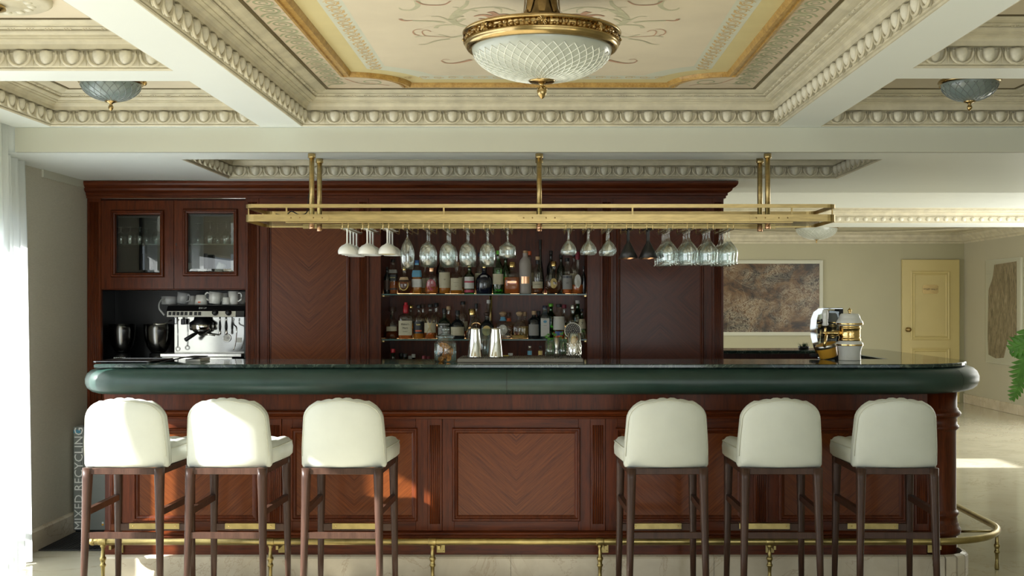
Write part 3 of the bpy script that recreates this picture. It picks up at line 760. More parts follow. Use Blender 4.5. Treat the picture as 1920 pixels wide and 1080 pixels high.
# marble top: a slab of its own
top = [(-2.272,5.713)]+[(1.84,5.713)]+arc(1.84,6.208,.495,-90,0,14)[1:]+[(2.335,7.55)]+arc(2.0,7.55,.335,0,90,8)[1:]+[(1.215,7.885),(1.215,7.45),(1.93,7.45),(1.955,7.40),(1.955,6.28),(-2.272,6.28)]
tag(MB().prism(top, 1.0945, 1.115, bev=.004).build('marble_countertop', M['green_marble']), 'dark green marble counter slab lying along the top of the bar', 'countertop')

# ------------------------------------------------------------------ brass foot rail
rail = thing('foot_rail', 'brass foot rail on turned posts along the base of the bar', 'foot rail', (0,5.69,0))
ZR = .216
rp = [(-2.262,5.69,ZR),(-1.2,5.69,ZR),(0,5.69,ZR),(1.2,5.69,ZR)]+[(x,y,ZR) for x, y in arc(2.02,6.15,.46,-90,0,12)]+[(2.49,6.6,ZR),(2.50,7.3,ZR)]
rt = MB().tube(rp, .018, 12); rt.ball((-2.268,5.69,ZR), .021, .021, .021)
rt.build('rail', M['brass_f'], rail)
post = [(.011,0),(.011,.004),(.013,.010),(.009,.05),(.010,.085),(.015,.092),(.015,.100),(.011,.104),(.012,.118),(.016,.124),(.016,.134),(.011,.139),(.008,.180),(.013,.190),(.014,.20)]
for px in (193,507,811,1125,1443,1754):
    X = wx(px,5.69); MB().lathe(post, (X,5.69,0), 12).build('post', M['brass_f'], rail)
    MB().lathe([(.0195,-.02),(.0205,-.017),(.0205,.017),(.0195,.02)], (X,5.69,ZR), 12, M=Matrix.Rotation(pi/2,3,'Y')).build('collar', M['brass_f'], rail)
    m = MB().box(X+.008,X+.052,YF_-.002,YF_+.0055,.128,.195,.001); m.box(X+.024,X+.036,5.705,YF_,.17,.19)
    for zz in (.14,.183): m.ball((X+.044,YF_-.003,zz), .003, .003, .003, 6, 4)
    m.build('wall_bracket', M['brass_f'], rail)
MB().lathe(post, (2.452,6.0,0), 12).build('post', M['brass_f'], rail)
MB().tube([(2.245,6.02,.20),(2.45,6.0,.206)], .013, 8, flat=.5).build('brace', M['brass_f'], rail)

# ------------------------------------------------------------------ bar stools
def make_stool():
    t = thing('bar_stool', 'stool', 'bar stool')
    for sx in (-1,1):
        for nm, y0, y1, x0, x1 in (('n',-.195,-.222,.165,.178),('f',.205,.222,.178,.186)):
            sec = []
            for k, (u, r, sqr) in enumerate(((0,.013,2),(.4,.0165,2),(.80,.0205,2.2),(.93,.0215,3),(1,.0215,5))):
                X = sx*(x1+(x0-x1)*u); Y = y1+(y0-y1)*u; z = .670*u
                sec.append([(X+r*math.cos(a)/(abs(math.cos(a))**sqr+abs(math.sin(a))**sqr)**(1/sqr), Y+r*math.sin(a)/(abs(math.cos(a))**sqr+abs(math.sin(a))**sqr)**(1/sqr), z) for a in [2*pi*i/14 for i in range(14)]])
            MB().loft(sec).build('leg', M['walnut'], t)
    fr = MB().box(-.15,.15,-.207,-.184,.641,.669,.002).box(-.165,.165,.19,.215,.636,.669,.002)
    for sx in (-1,1): fr.add([(sx*.158,-.185,.641),(sx*.181,-.185,.641),(sx*.192,.20,.641),(sx*.169,.20,.641),(sx*.158,-.185,.669),(sx*.181,-.185,.669),(sx*.192,.20,.669),(sx*.169,.20,.669)], [(0,3,2,1),(4,5,6,7),(0,1,5,4),(1,2,6,5),(2,3,7,6),(3,0,4,7)])
    fr.build('seat_frame', M['walnut'], t)
    for sx in (-1,1): MB().tube([(sx*.170,-.200,.468),(sx*.1805,.205,.468)], .0165, 4, flat=1.25, smooth=False).build('stretcher', M['walnut'], t)
    MB().box(-.16,.16,-.216,-.202,.348,.378,.002).build('stretcher', M['walnut'], t)
    f = MB().box(-.17,.17,.205,.228,.300,.336,.002).build('foot_bar', M['walnut'], t)
    MB().box(-.125,.125,.2015,.232,.309,.338,.001).build('brass_plate', M['brass_f'], f)
    sc = MB()
    for x in (-.105,.105): sc.lathe([(.004,0),(.003,.0012),(.0001,.0014)], (x,.2015,.324), 8, M=Matrix.Rotation(pi/2,3,'X'))
    sc.build('screw', M['brass_p'], f)
    # seat cushion with long ribs
    loops = []
    for y, k, zi in ((-.175,.0,.0),(.10,0,0),(.195,0,0),(.228,.006,.006),(.242,.016,.020),(.246,.03,.038)):
        w = .181+.030*(y+.175)/.42-k; zt = .765-zi; L = []
        for i in range(25):
            u = -1+2*i/24; sc_ = .006*abs(math.sin(pi*(u*3.0)))
            edge = max(0,abs(u)-.86)/.14
            L.append((u*w, y, zt+sc_-.018*edge*edge))
        L += [(w+.004,y,.72),(w+.002,y,.685),(w-.010,y,.672+zi*.3),(-w+.010,y,.672+zi*.3),(-w-.002,y,.685),(-w-.004,y,.72)]
        loops.append(L)
    MB().loft(loops).build('seat_cushion', M['white_leather'], t)
    pp = MB()
    for sx in (-1,1): pp.tube([(sx*(.181+.030*(y+.175)/.42-(.012 if y > .22 else -.001)),y,.747) for y in (-.15,0,.1,.2,.235)], .0028, 5)
    pp.build('piping', M['seam'], t)
    # curved upholstered back
    def outline(ins, scal=0.0):
        w0, w1, zb, zt, r = .197-ins, .186-ins, .668+ins*.6, .979-ins, .105
        pts = [(-w0*.5,zb),(0,zb),(w0*.5,zb),(w0-.006,zb),(w0,zb+.012)]
        for i in range(1,5): u = i/5; pts.append((w0+.003*math.sin(u*pi)+(w1-w0)*u,zb+.012+(zt-r-zb-.012)*u))
        for i in range(0,8): a = pi/2*i/8; pts.append((w1-r+r*math.cos(a),zt-r*.86+r*.86*math.sin(a)))
        top = [(w1-r)*(1-2*i/10) for i in range(11)]
        pts += [(x,zt+.010*(1-(x/(w1-r))**2)) for x in top]
        for i in range(1,9): a = pi/2+pi/2*i/8; pts.append((-w1+r+r*math.cos(a),zt-r*.86+r*.86*math.sin(a)))
        for i in range(4,0,-1): u = i/5; pts.append((-w0-.003*math.sin(u*pi)-(w1-w0)*u,zb+.012+(zt-r-zb-.012)*u))
        pts += [(-w0,zb+.012),(-w0+.006,zb)]
        if scal: pts = [(x,z+(scal*abs(math.sin(pi*x/.050)) if z > .94 else 0)) for x, z in pts]
        return pts
    bend = lambda x, z, y: (x, y+1.0*x*x-.10*(z-.672), z)
    def shrink(pts, k):          # towards the centre, keeping the outline's shape
        return [(x*k, .822+(z-.822)*k) for x, z in pts]
    back = [[bend(x,z,y) for x, z in shrink(outline(0),k)] for y, k in ((-.172,.985),(-.186,1),(-.196,.985),(-.2035,.95),(-.209,.87),(-.213,.68),(-.215,.40),(-.2155,.10))]
    MB().loft(back).build('backrest', M['white_leather'], t)
    front = [[bend(x,z,y) for x, z in shrink(outline(0, s),k)] for y, k, s in ((-.173,.98,.0),(-.160,.99,.006),(-.140,.97,.008),(-.128,.92,.006),(-.122,.80,.003),(-.120,.5,0),(-.120,.10,0))]
    MB().loft(front).build('ribbed_inner_back', M['white_leather'], t)
    o = [p for p in outline(.0075) if p[1] > .69]
    i0 = min(range(len(o)), key=lambda i: (o[i][0] < 0, o[i][1])); o = o[i0:]+o[:i0]
    MB().tube([bend(x,z,-.2045) for x, z in o], .0016, 5).build('piping', M['seam'], t)
    return t
stools = [(231,-.01,'leftmost bar stool, white back almost fully in sunlight, beside the recycling bin'),
          (424.5,-.015,'second bar stool from the left, white back crossed by diagonal sun and shade'),
          (642,-.01,'third bar stool from the left, white back with a sunlit lower corner'),
          (1250,.02,'white leather bar stool just right of the bare central bar panel'),
          (1466.5,-.01,'middle one of the three shaded white bar stools on the right'),
          (1685,-.02,'rightmost white bar stool, next to the turned corner column')]
st0 = None
for px, rz, lab in stools:
    loc = (wx(px,5.13), 5.335, 0)
    if st0 is None: st0 = make_stool(); st0.location = loc; st0.rotation_euler = (0,0,rz); st0['label'] = lab; st0['group'] = 'white bar stools along the counter'
    else: dup(st0, loc, rz, lab)

# ------------------------------------------------------------------ hanging brass glass rack
YR0, YR1, XR0, XR1 = 5.73, 6.19, -1.512, 1.525
rack = thing('glass_rack', 'long brass gallery rack hanging from the soffit above the bar', 'glass rack', (0,5.96,ZL))
ring_ = rrect(XR0,XR1,YR0,YR1,.05,5)
band = lambda z0, z1, t: [(0,z0),(t,z0),(t,z1),(0,z1)]
MB().sweep(band(1.845,1.881,.006), ring_, True, pclosed=True).build('lower_band', M['brass'], rack)
MB().sweep(band(1.915,1.934,.010), ring_, True, pclosed=True).build('upper_rail', M['brass'], rack)
ps = [wx(p,YR0) for p in (537,832,1186,1485)]
for y in (YR0+.005,YR1-.005):
    for x in ps+([] if y > 6 else []): MB().box(x-.004,x+.004,y-.003,y+.003,1.862,1.917).build('gallery_post', M['brass'], rack)
for x in (XR0+.005,XR1-.005):
    for y in (YR0+.08,YR1-.08): MB().box(x-.003,x+.003,y-.004,y+.004,1.862,1.917).build('gallery_post', M['brass'], rack)
for y, s in ((YR0,-1),(YR1,1)):
    for cxp in (-1.19,0,1.19):
        m = MB().prism(rrect(cxp-.115 if cxp else -.112,cxp+.115 if cxp else .112,1.8455,1.8805,.017,5), 0, .004, lambda a,b,h: (a,y+s*h,b))
        p = m.build('splice_plate', M['brass'], rack); q = MB()
        for dx in (-.08,-.035,.035,.08): q.ball((cxp+dx,y+s*.004,1.863), .0042, .002, .0042, 8, 4)
        q.build('rivet', M['brass_d'], p)
MB().box(XR0+.05,XR1-.05,YR0+.006,YR1-.006,1.8495,1.855).build('glass_shelf', M['rackglass'] if 'rackglass' in M else M['pane'], rack)
for y0, y1 in ((YR0+.008,YR0+.030),(YR1-.030,YR1-.008)):
    MB().box(-1.30,1.30,y0,y1,1.837,1.8445,.001).build('hanger_strip', M['brass'], rack)
for X in (-1.19,0.0,1.195):
    for y in (5.86,6.065):
        MB().tube([(X,y,1.845),(X,y,ZL-.012)], .0135, 12).build('pole', M['brass'], rack)
        MB().lathe([(.0135,1.815),(.0145,1.818),(.0145,1.846)], (X,y,0), 12).build('pole_tip', M['copper'], rack)
        MB().lathe([(.019,ZL-.024),(.020,ZL-.022),(.020,ZL-.001)], (X,y,0), 16).build('ceiling_cap', M['brass'], rack)
MB().tube(smooth_path([(-1.205,5.858,2.0),(-1.209,5.855,1.95),(-1.215,5.85,1.90),(-1.25,5.84,1.888),(-1.29,5.83,1.905),(-1.32,5.83,1.885),(-1.37,5.82,1.89)],5), .003, 6).build('cable', M['black'], rack)
SLOT = [-.994+.1037*k for k in range(9)]+[.153+.1037*k for k in range(9)]
ZW = 1.806
for X in SLOT:
    for dx in (-.015,.015):
        w = smooth_path([(X+dx,YR0+.016,1.838),(X+dx,YR0+.016,1.818),(X+dx,YR0+.024,ZW),(X+dx,YR0+.05,ZW),(X+dx,5.96,ZW),(X+dx,YR1-.06,ZW),(X+dx,YR1-.03,ZW+.003),(X+dx,YR1-.016,1.820),(X+dx,YR1-.016,1.838)],3)
        MB().tube(w, .0032, 6).build('hanging_wire', M['brass'], rack)
# stemware, hanging upside down: profile from the foot (top) to the rim (bottom)
ZF = ZW+.0044
def stem(name, label, cat, outer, mat, inner_mat=None, th=.0016, n=24, sq=2):
    """outer [(r, drop)] from under the foot to the rim; foot of radius .034"""
    t = thing(name, label, cat)
    foot = [(.0001,.0055),(.012,.005),(.031,.0016),(.0335,.0010),(.0335,0.0),(.012,-.0006),(.0045,-.006)]
    prof = foot+[(r,-d) for r, d in outer]
    k0 = next(i for i, (r, d) in enumerate(outer) if r > .012)
    inn = [(max(.0001,r-th),-d) for r, d in outer[k0:]][::-1]
    if inner_mat is None:
        MB().lathe(prof+inn+[(.0001,-outer[k0][1]-.004)], n=n, cap=False, sq=sq).build('body', mat, t)
    else:
        MB().lathe(prof+[(outer[-1][0]-th,-outer[-1][1])], n=n, cap=False, sq=sq).build('body', mat, t)
        MB().lathe(inn+[(.0001,-outer[k0][1]-.003)], n=n, cap=False, sq=sq).build('lining', inner_mat, t)
    return t
bowl_w = [(.0042,.02),(.0040,.062),(.0055,.073),(.015,.0795),(.028,.086),(.039,.096),(.046,.109),(.0475,.119),(.046,.127),(.0450,.130)]
flute = [(.0042,.02),(.0036,.035),(.005,.045),(.014,.060),(.028,.085),(.036,.115),(.0375,.135),(.036,.165),(.031,.208)]
tulip = [(.0045,.02),(.004,.055),(.0055,.068),(.014,.073),(.027,.082),(.037,.100),(.0415,.124),(.0415,.150),(.0375,.193)]
square = [(.0045,.02),(.004,.045),(.005,.062),(.014,.072),(.030,.083),(.043,.092),(.0455,.110),(.0445,.128),(.0465,.148)]
coupe = [(.0045,.02),(.0045,.045),(.006,.055),(.013,.064),(.028,.080),(.038,.098),(.0415,.115),(.040,.126),(.036,.130)]
cone = [(.0042,.02),(.0042,.055),(.006,.066),(.014,.080),(.030,.112),(.048,.150)]
ballon = [(.005,.02),(.0045,.040),(.0065,.055),(.014,.066),(.030,.085),(.0445,.105),(.0485,.118),(.0470,.135),(.0445,.158),(.0445,.176),(.0475,.183)]
P_ = {'w': stem('goblet','g','goblet',bowl_w,M['matte_white'],M['china'],.003), 'g': stem('goblet','g','goblet',bowl_w,M['matte_white'],M['gold_in'],.003),
      'f': stem('wine_glass','g','glass',flute,M['glass']), 't': stem('wine_glass','g','glass',tulip,M['glass']), 's': stem('cocktail_glass','g','glass',square,M['glass'],sq=2),
      'c': stem('cocktail_glass','g','glass',coupe,M['glass']), 'k': stem('martini_goblet','g','goblet',cone,M['black_cer'],M['copper'],.002), 'b': stem('balloon_glass','g','glass',ballon,M['glass'])}
ordn = ['first','second','third','fourth','fifth','sixth','seventh','eighth','ninth','tenth','eleventh','twelfth','thirteenth','fourteenth','fifteenth','sixteenth','seventeenth','last']
desc = {'w':'matt white ceramic goblet','g':'white goblet with gold lining','f':'tall clear tulip glass','t':'clear rounded wine glass','s':'wide ridged clear cocktail glass','c':'clear flared coupe glass','k':'copper lined black conical goblet','b':'large clear waisted balloon glass'}
GRP = {'w':'white goblets on the rack','g':'white goblets on the rack','f':'clear wine glasses on the rack','t':'clear wine glasses on the rack','s':'clear cocktail glasses on the rack','c':'clear cocktail glasses on the rack','k':'black goblets on the rack','b':'balloon glasses on the rack'}
ROWS = [('w',4),('w',3),('gww',3),('f',1),('t',2),('t',3),('t',2),('t',2),('s',2),('c',2),('c',2),('c',3),('k',2),('k',2),('b',4),('b',3),('b',3),('b',4)]
used = set()
for si, (X, (ty, n)) in enumerate(zip(SLOT, ROWS)):
    for k in range(n):
        c = ty[k] if len(ty) > 1 else ty
        place = {0:'frontmost' if n > 1 else 'alone', 1:'second from front' if n > 2 else 'behind the front one', 2:'third from front', 3:'rearmost'}[k]
        if n == 3 and k == 2: place = 'rearmost'
        lab = '%s in rack slot %s from the left, %s' % (desc[c], ordn[si], place)
        loc = (X+random.uniform(-.001,.001), 5.800+.099*k, ZF)
        if c in used: dup(P_[c], loc, random.uniform(-.4,.4), lab)
        else: used.add(c); P_[c].location = loc; P_[c]['label'] = lab; P_[c]['group'] = GRP[c]
# ------------------------------------------------------------------ bottles
LQ = {'amber': liquid('amber_spirit',(.85,.30,.03),.4), 'dark': liquid('dark_rum',(.30,.08,.02),.6), 'red': liquid('reddish_bourbon',(.80,.20,.04),.4),
      'gold': liquid('golden_tequila',(.75,.50,.14),.4), 'clear': liquid('clear_spirit',(.90,.92,.90),.95), 'pale': liquid('pale_gin',(.85,.86,.66),.85)}
GL = {'clear': thin_glass('bottle_glass',(.92,.91,.87),.03,.045,.5,.38), 'green': thin_glass('green_bottle_glass',(.10,.42,.12),.03,.10,.6,.4),
      'brown': thin_glass('brown_bottle_glass',(.16,.07,.03),.03,.08,.6,.4), 'blue': thin_glass('blue_bottle_glass',(.35,.68,.85),.03,.12,.6,.4),
      'black': plain('black_bottle_glass',(.008,.010,.012),.12,coat=.5), 'navy': plain('navy_porcelain',(.006,.008,.018),.15,coat=.6),
      'grey': plain('grey_stoneware',(.36,.32,.285),.5,var=.06), 'olive': plain('dark_olive_glass',(.015,.022,.012),.12,coat=.5)}
CC = {'black':M['black_cer'],'red':plain('red_wax',(.42,.02,.03),.4),'gold':M['brass_p'],'cork':plain('cork_stopper',(.50,.34,.19),.7),'blue':plain('blue_cap',(.03,.10,.28),.4),
      'green':plain('green_cap',(.16,.48,.05),.35,.3),'silver':M['steel_b'],'white':M['paper_w'],'copper':M['copper'],'maroon':plain('maroon_capsule',(.20,.02,.035),.45),'orange':plain('orange_cap',(.62,.11,.03),.45),
      'wood':plain('turned_wood_stopper',(.42,.27,.15),.5),'brown':plain('dark_wood_stopper',(.06,.03,.02),.5),'navy':plain('navy_cap',(.01,.015,.04),.4)}
LC = dict(CC); LC.update(cream=M['paper'], yellow=plain('gold_label',(.62,.45,.14),.45), sky=plain('sky_blue_label',(.10,.30,.45),.5), grey=plain('grey_label',(.30,.29,.27),.6), rose=plain('crimson_label',(.42,.05,.08),.5))
BT = {   # (radius share, height share) up to the shoulder top, neck; last entry is where the cap starts
 'std': [(.94,0),(1,.02),(1,.56),(.93,.62),(.70,.69),(.40,.75),(.34,.80),(.33,.90),(.36,.905),(.36,.92)],
 'tall':[(.94,0),(1,.02),(1,.62),(.85,.70),(.55,.78),(.42,.84),(.40,.92)],
 'pot': [(.92,0),(1,.02),(1,.50),(.95,.58),(.72,.66),(.42,.71),(.38,.76),(.42,.82),(.36,.90)],
 'globe':[(.50,0),(.66,.02),(.90,.16),(1,.33),(.94,.48),(.70,.60),(.40,.67),(.27,.70),(.25,.80),(.25,.86)],
 'squat':[(.92,0),(1,.03),(1,.42),(.92,.52),(.68,.61),(.36,.67),(.28,.71),(.27,.86)],
 'dec': [(.94,0),(1,.02),(1,.60),(.94,.64),(.5,.68),(.24,.72),(.22,.84)],
 'cone':[(.95,0),(1,.02),(.86,.30),(.62,.55),(.42,.66),(.40,.80)],
 'cyl': [(.95,0),(1,.02),(1,.70),(.86,.78),(.50,.84),(.42,.86),(.44,.93),(.50,.94)],
 'apo': [(.94,0),(1,.02),(1,.64),(.90,.70),(.55,.76),(.34,.79),(.32,.88)],
 'tear':[(.85,0),(.98,.03),(1,.18),(.92,.32),(.62,.50),(.38,.62),(.32,.70),(.32,.82)]}
def prof_r(pr, u):
    for (r0,z0),(r1,z1) in zip(pr, pr[1:]):
        if z0 <= u <= z1: return r0+(r1-r0)*(u-z0)/max(1e-6,z1-z0)
    return pr[-1][0]
def bottle(px, w, top, Y, z0, shape, glass, liq, fill, cap, labels, label, text=None, sq=2.0, depth=1.0, capw=None, capball=False, tsize=.012, tcol='black_ink', group='', extra=None):
    R = w*Y/F/2; h = wz(top,Y)-z0; X = min(max(wx(px,Y),NX0+R+.004),NX1-R-.004); pr = BT[shape]; n = 20
    t = thing('bottle', label, 'bottle', (X,Y,z0), 0, group)
    c = (X,Y,z0)
    MB().lathe([(.0001,.001)]+[(r*R,u*h+.0003) for r, u in pr], c, n, sq=sq, sy=depth, cap=False).build('glass_body', GL[glass], t)
    if liq and glass in ('clear','green','blue','brown'):
        us = [u for _, u in pr if .015 < u < fill]+[fill]
        MB().lathe([(.0001,.003)]+[(max(.001,prof_r(pr,u)*R-.0022),max(.003,u*h)) for u in [.01]+us]+[(.0001,fill*h)], c, n, sq=sq, sy=depth, cap=False).build('liquid', LQ[liq], t)
    rc = (capw*Y/F/2 if capw else pr[-1][0]*R*1.12); zc_ = pr[-1][1]*h
    if capball:
        MB().lathe([(rc*.55,zc_-.006),(rc*.7,zc_),(rc,zc_+(h-zc_)*.35),(rc*.95,zc_+(h-zc_)*.7),(rc*.5,h-.001),(.0001,h)], c, 16).build('stopper', CC[cap], t)
    else:
        MB().lathe([(rc*.98,zc_-.003),(rc,zc_),(rc,h-.0015),(rc*.92,h),(.0001,h)], c, 16).build('cap', CC[cap], t)
    for lb in labels:
        u0, u1, col = lb[:3]; a = lb[3] if len(lb) > 3 else 62; shp = lb[4] if len(lb) > 4 else None
        m = MB(); k = 8
        if shp:          # oval or round front label
            zc = (u0+u1)/2*h; zr = (u1-u0)/2*h; pts = []
            wr = lb[5]*R if len(lb) > 5 else zr
            fy = -prof_r(pr,(u0+u1)/2)*R*depth*1.0-.0012
            m.prism([(X+wr*math.cos(2*pi*i/20), z0+zc+zr*math.sin(2*pi*i/20)) for i in range(20)], 0, .0012, lambda x_, z_, hh: (x_, Y+fy+.0012-hh+(.0 if sq > 2 else .45*((x_-X)**2)/max(R*depth,.006)), z_))
        else:
            m.lathe([(prof_r(pr,u)*R+.0008,u*h) for u in (u0,(u0+u1)/2,u1)], c, 10, -90-a, -90+a, sq=sq, sy=depth)
        m.build('label', LC[col], t)
    if extra: extra(t, c, R, h)
    if text:
        for s, u, sz in text:
            lettering(s, sz, M[tcol], t, (X,Y-prof_r(pr,u)*R*depth-.0035,z0+u*h), extrude=.0003)
    return t
U, L_ = 'bottles on the upper glass shelf', 'bottles on the lower glass shelf'
YA, YB_ = 7.31, 7.43
def up(*a, **k): return bottle(a[0],a[1],a[2],k.pop('Y',YA),ZS1,*a[3:],group=U,**k)
def lo(*a, **k): return bottle(a[0],a[1],a[2],k.pop('Y',YA),ZS2,*a[3:],group=L_,**k)
up(721,12,500,'std','black',None,0,'black',[(.15,.5,'brown')],'black whisky bottle at the left end of the upper shelf')
up(737,17,486,'tall','clear','red',.36,'black',[(.38,.56,'black'),(.12,.17,'brown'),(.60,.70,'grey')],'square whisky bottle with slanted black band, second on upper shelf',Y=7.35,sq=5,text=[('BLACK LABEL',.47,.0062)],tcol='gold_in')
def horseshoe(t,c,R,h):
    MB().tube([(c[0]+R*.55*math.cos(a),c[1]-R*.62-.0035,c[2]+h*.34+R*.72*math.sin(a)) for a in [math.radians(d) for d in range(-200,21,20)]], .0035, 6).build('label', LC['yellow'], t)
up(758,30,499,'globe','clear','dark',.46,'gold',[(.50,.60,'cork',40)],'dimpled globe decanter of dark whisky with gold horseshoe label',depth=.62,extra=horseshoe,Y=7.275)
up(782,18,488,'tall','clear','amber',.60,'blue',[(.50,.70,'sky'),(.20,.44,'white'),(.86,.92,'sky')],'square bottle with blue over white labels on upper shelf',sq=5)
up(809,25,496,'pot','clear','red',.25,'black',[(.12,.50,'rose',0,'o',.72),(.76,.90,'copper')],'clear bottle with round crimson label and copper neck',depth=.8)
up(834,21,484,'tall','clear','amber',.55,'black',[(.17,.60,'cream',70)],'straight amber bottle with tall plain cream label',text=[('18',.4,.014)],tcol='brown_ink')
up(856,23,492,'pot','clear','amber',.50,'cork',[(.12,.50,'cream',66)],'round shouldered bottle with wide cream label and cork',text=[('DOUBLEWOOD',.36,.0048),('MALT',.24,.006)],tcol='brown_ink')
up(880,20,496,'std','green','amber',.5,'gold',[(.18,.58,'white'),(.38,.44,'rose',63),(.05,.14,'rose')],'slender bottle with white label and red bands',tcol='red_ink')
up(908,31,494,'squat','navy',None,0,'gold',[(.50,.62,'grey',0,'o',.42)],'squat navy porcelain flagon with gold stopper on upper shelf')
up(934,20,470,'std','green','pale',.2,'green',[(.22,.46,'cream',66)],'tall green whisky bottle with cream label',sq=3)
up(960,29,491,'dec','clear','red',.52,'gold',[(.34,.40,'copper',30)],'square amber decanter with gold stopper below the ridged cocktail glass',sq=6,depth=.8,capw=13)
up(985,23,470,'cyl','grey',None,0,'wood',[(.24,.40,'copper',40)],'grey stoneware bottle with copper square label',capw=9)
up(1008,20,481,'std','clear','dark',.30,'cork',[(.15,.33,'cream',70),(.80,.90,'black')],'cognac bottle with cream script label and pale cork',text=[('Hennessy',.26,.0105)])
def ribs(t,c,R,h):
    for k in range(9):
        a = math.radians(-170+20*k); MB().tube([(c[0]+r*math.cos(a),c[1]+r*.62*math.sin(a)-.002,c[2]+u*h) for r, u in ((R*.55,.03),(R*.95,.18),(R*1.03,.33),(R*.9,.50),(R*.6,.63))], .0035, 6).build('glass_rib', GL['clear'], t)
up(1038,32,490,'globe','clear','dark',.42,'gold',[(.17,.48,'yellow',0,'o',.40)],'ribbed round cognac decanter with gold stopper and oval gold label',depth=.62,capw=11,extra=ribs)
up(1063.5,19,484,'tall','clear','red',.16,'black',[(.13,.52,'grey',66),(.44,.50,'navy',60)],'clear cognac bottle with pale label and navy band',text=[('VS',.30,.014)])
up(1083,22,472,'tear','clear','red',.22,'maroon',[(.14,.46,'white',0,'o',.56)],'teardrop bottle with oval white label and maroon capsule')
up(1099,8,499,'std','black',None,0,'black',[],'dark bottle at the right end of the upper shelf')
for px, w, tp, sh, gl, lq, cp, lb in ((1013,15,449,'tear','black',None,'black','tall black long-necked bottle rising behind the cognac'),(1033,16,470,'std','black',None,'black','dark bottle behind the ribbed decanter'),
        (1052,16,477,'std','olive',None,'black','dark green bottle behind the navy banded cognac'),(1076,16,474,'std','clear','amber','navy','blue capped bottle behind the teardrop bottle'),
        (826,17,476,'std','brown','amber','black','dark necked bottle behind the straight amber bottle'),(900,20,474,'std','clear','amber','navy','bottle with blue black cap behind the navy flagon'),
        (797,19,492,'squat','clear','amber','cork','amber bottle behind the blue labelled square one'),(948,18,478,'std','green','pale','black','green bottle half hidden behind the amber decanter'),
        (993,17,471,'std','clear','amber','orange','orange capped bottle behind the grey stoneware one'),(868,18,488,'std','clear','amber','cork','bottle behind the wide cream label, only shoulder showing')):
    up(px,w,tp,sh,gl,lq,.5,cp,[(.2,.5,'cream')] if gl == 'clear' else [],lb,Y=YB_+.01)
# lower shelf
lo(732,28,575,'squat','clear','dark',.22,'brown',[(.24,.38,'cream',42)],'squat round bourbon bottle with small cream label, leftmost on lower shelf',capw=14,Y=7.36)
def wax(t,c,R,h): MB().lathe([(R*.36,h*.70),(R*.40,h*.74),(R*.38,h*.93)], c, 14).build('wax_seal', CC['red'], t)
lo(761,27,567,'dec','clear','red',.30,'red',[(.10,.50,'cream',48)],'square bourbon bottle with red wax neck and cream label',sq=5,depth=.75,extra=wax,text=[("Maker's",.40,.0175),('Mark',.30,.0175),('WHISKY',.20,.008)])
lo(785.5,21,572,'std','clear','amber',.5,'black',[(.16,.52,'black',70),(.22,.26,'orange',34)],'rum bottle with black label and orange stripe',tcol='gold_in',text=[('RUM',.42,.012)])
def net(t,c,R,h):
    m = MB()
    for s in (-1,1):
        for q in (0,1):
            m.tube([(c[0]+s*R*(.9-1.8*u)*(1 if q == 0 else .6),c[1]-R*math.sqrt(max(.05,1-(.9-1.8*u)**2*.9))-.002,c[2]+h*(.04+.62*u)) for u in [i/8 for i in range(9)]], .0014, 5)
    m.build('straw_netting', M['brass'], t)
lo(807,24,570,'std','clear','red',.42,'black',[(.18,.46,'cream',60)],'amber rum bottle wrapped in thin gold netting',extra=net)
lo(833,26,578,'squat','olive',None,0,'black',[(.12,.50,'grey',55)],'squat dark green rum bottle with grey label, behind the glass jar')
lo(858,27,582,'squat','black',None,0,'black',[(.12,.42,'cream',64)],'dumpy black rum bottle with cream label')
lo(885,24,579,'cone','clear','clear',.4,'gold',[],'clear conical bottle with flat gold stopper',capw=13)
lo(913,27,585,'squat','black',None,0,'brown',[(.12,.50,'yellow',0,'o',.62)],'black tequila bottle with round gold label',sq=3,capw=12,capball=True,text=[('Don Julio',.32,.0085)])
lo(943,31,584,'squat','clear','clear',.2,'wood',[(.13,.52,'white',0,'o',.55),(.66,.80,'sky',90)],'round clear tequila bottle with white disc label and blue neck',depth=.6,capw=14,capball=True,text=[('Don Julio',.33,.0095)])
def archm(t,c,R,h): MB().tube([(c[0]+R*.55*math.cos(a),c[1]-R*.66,c[2]+h*.26+(R*.62*math.sin(a) if a > 0 else -h*.2)) for a in (-.01,0.0,.4,.8,1.2,pi/2,1.94,2.34,2.74,pi-.01)], .002, 6).build('moulded_arch', GL['clear'], t)
lo(974,30,584,'squat','clear','gold',.14,'cork',[],'clear tequila bottle with moulded arch and round cork',depth=.62,capw=13,capball=True,extra=archm)
lo(1001,22,583,'apo','black',None,0,'cork',[(.12,.52,'grey',56)],'black apothecary gin bottle with grey label',capw=8)
lo(1022,20,573,'tall','blue','clear',.5,'navy',[(.08,.62,'white',40),(.48,.56,'sky',0,'o',.34)],'square pale blue gin bottle with tall white label',sq=5,text=[('BOMBAY',.60,.0055),('SAPPHIRE',.40,.0048)],tcol='black_ink')
lo(1048,23,570,'tall','clear','red',.2,'black',[(.26,.64,'white',64),(.10,.22,'blue',40)],'rum bottle with white picture label over a blue strip')
lo(1074,23,572,'pot','clear','pale',.5,'silver',[],'pale gin bottle with silver cap, behind the strainer',capw=9)
lo(1095,15,579,'std','clear','pale',.5,'black',[(.34,.66,'cream',66)],'gin bottle with figure seven label at right end of lower shelf',text=[('7',.5,.026)])
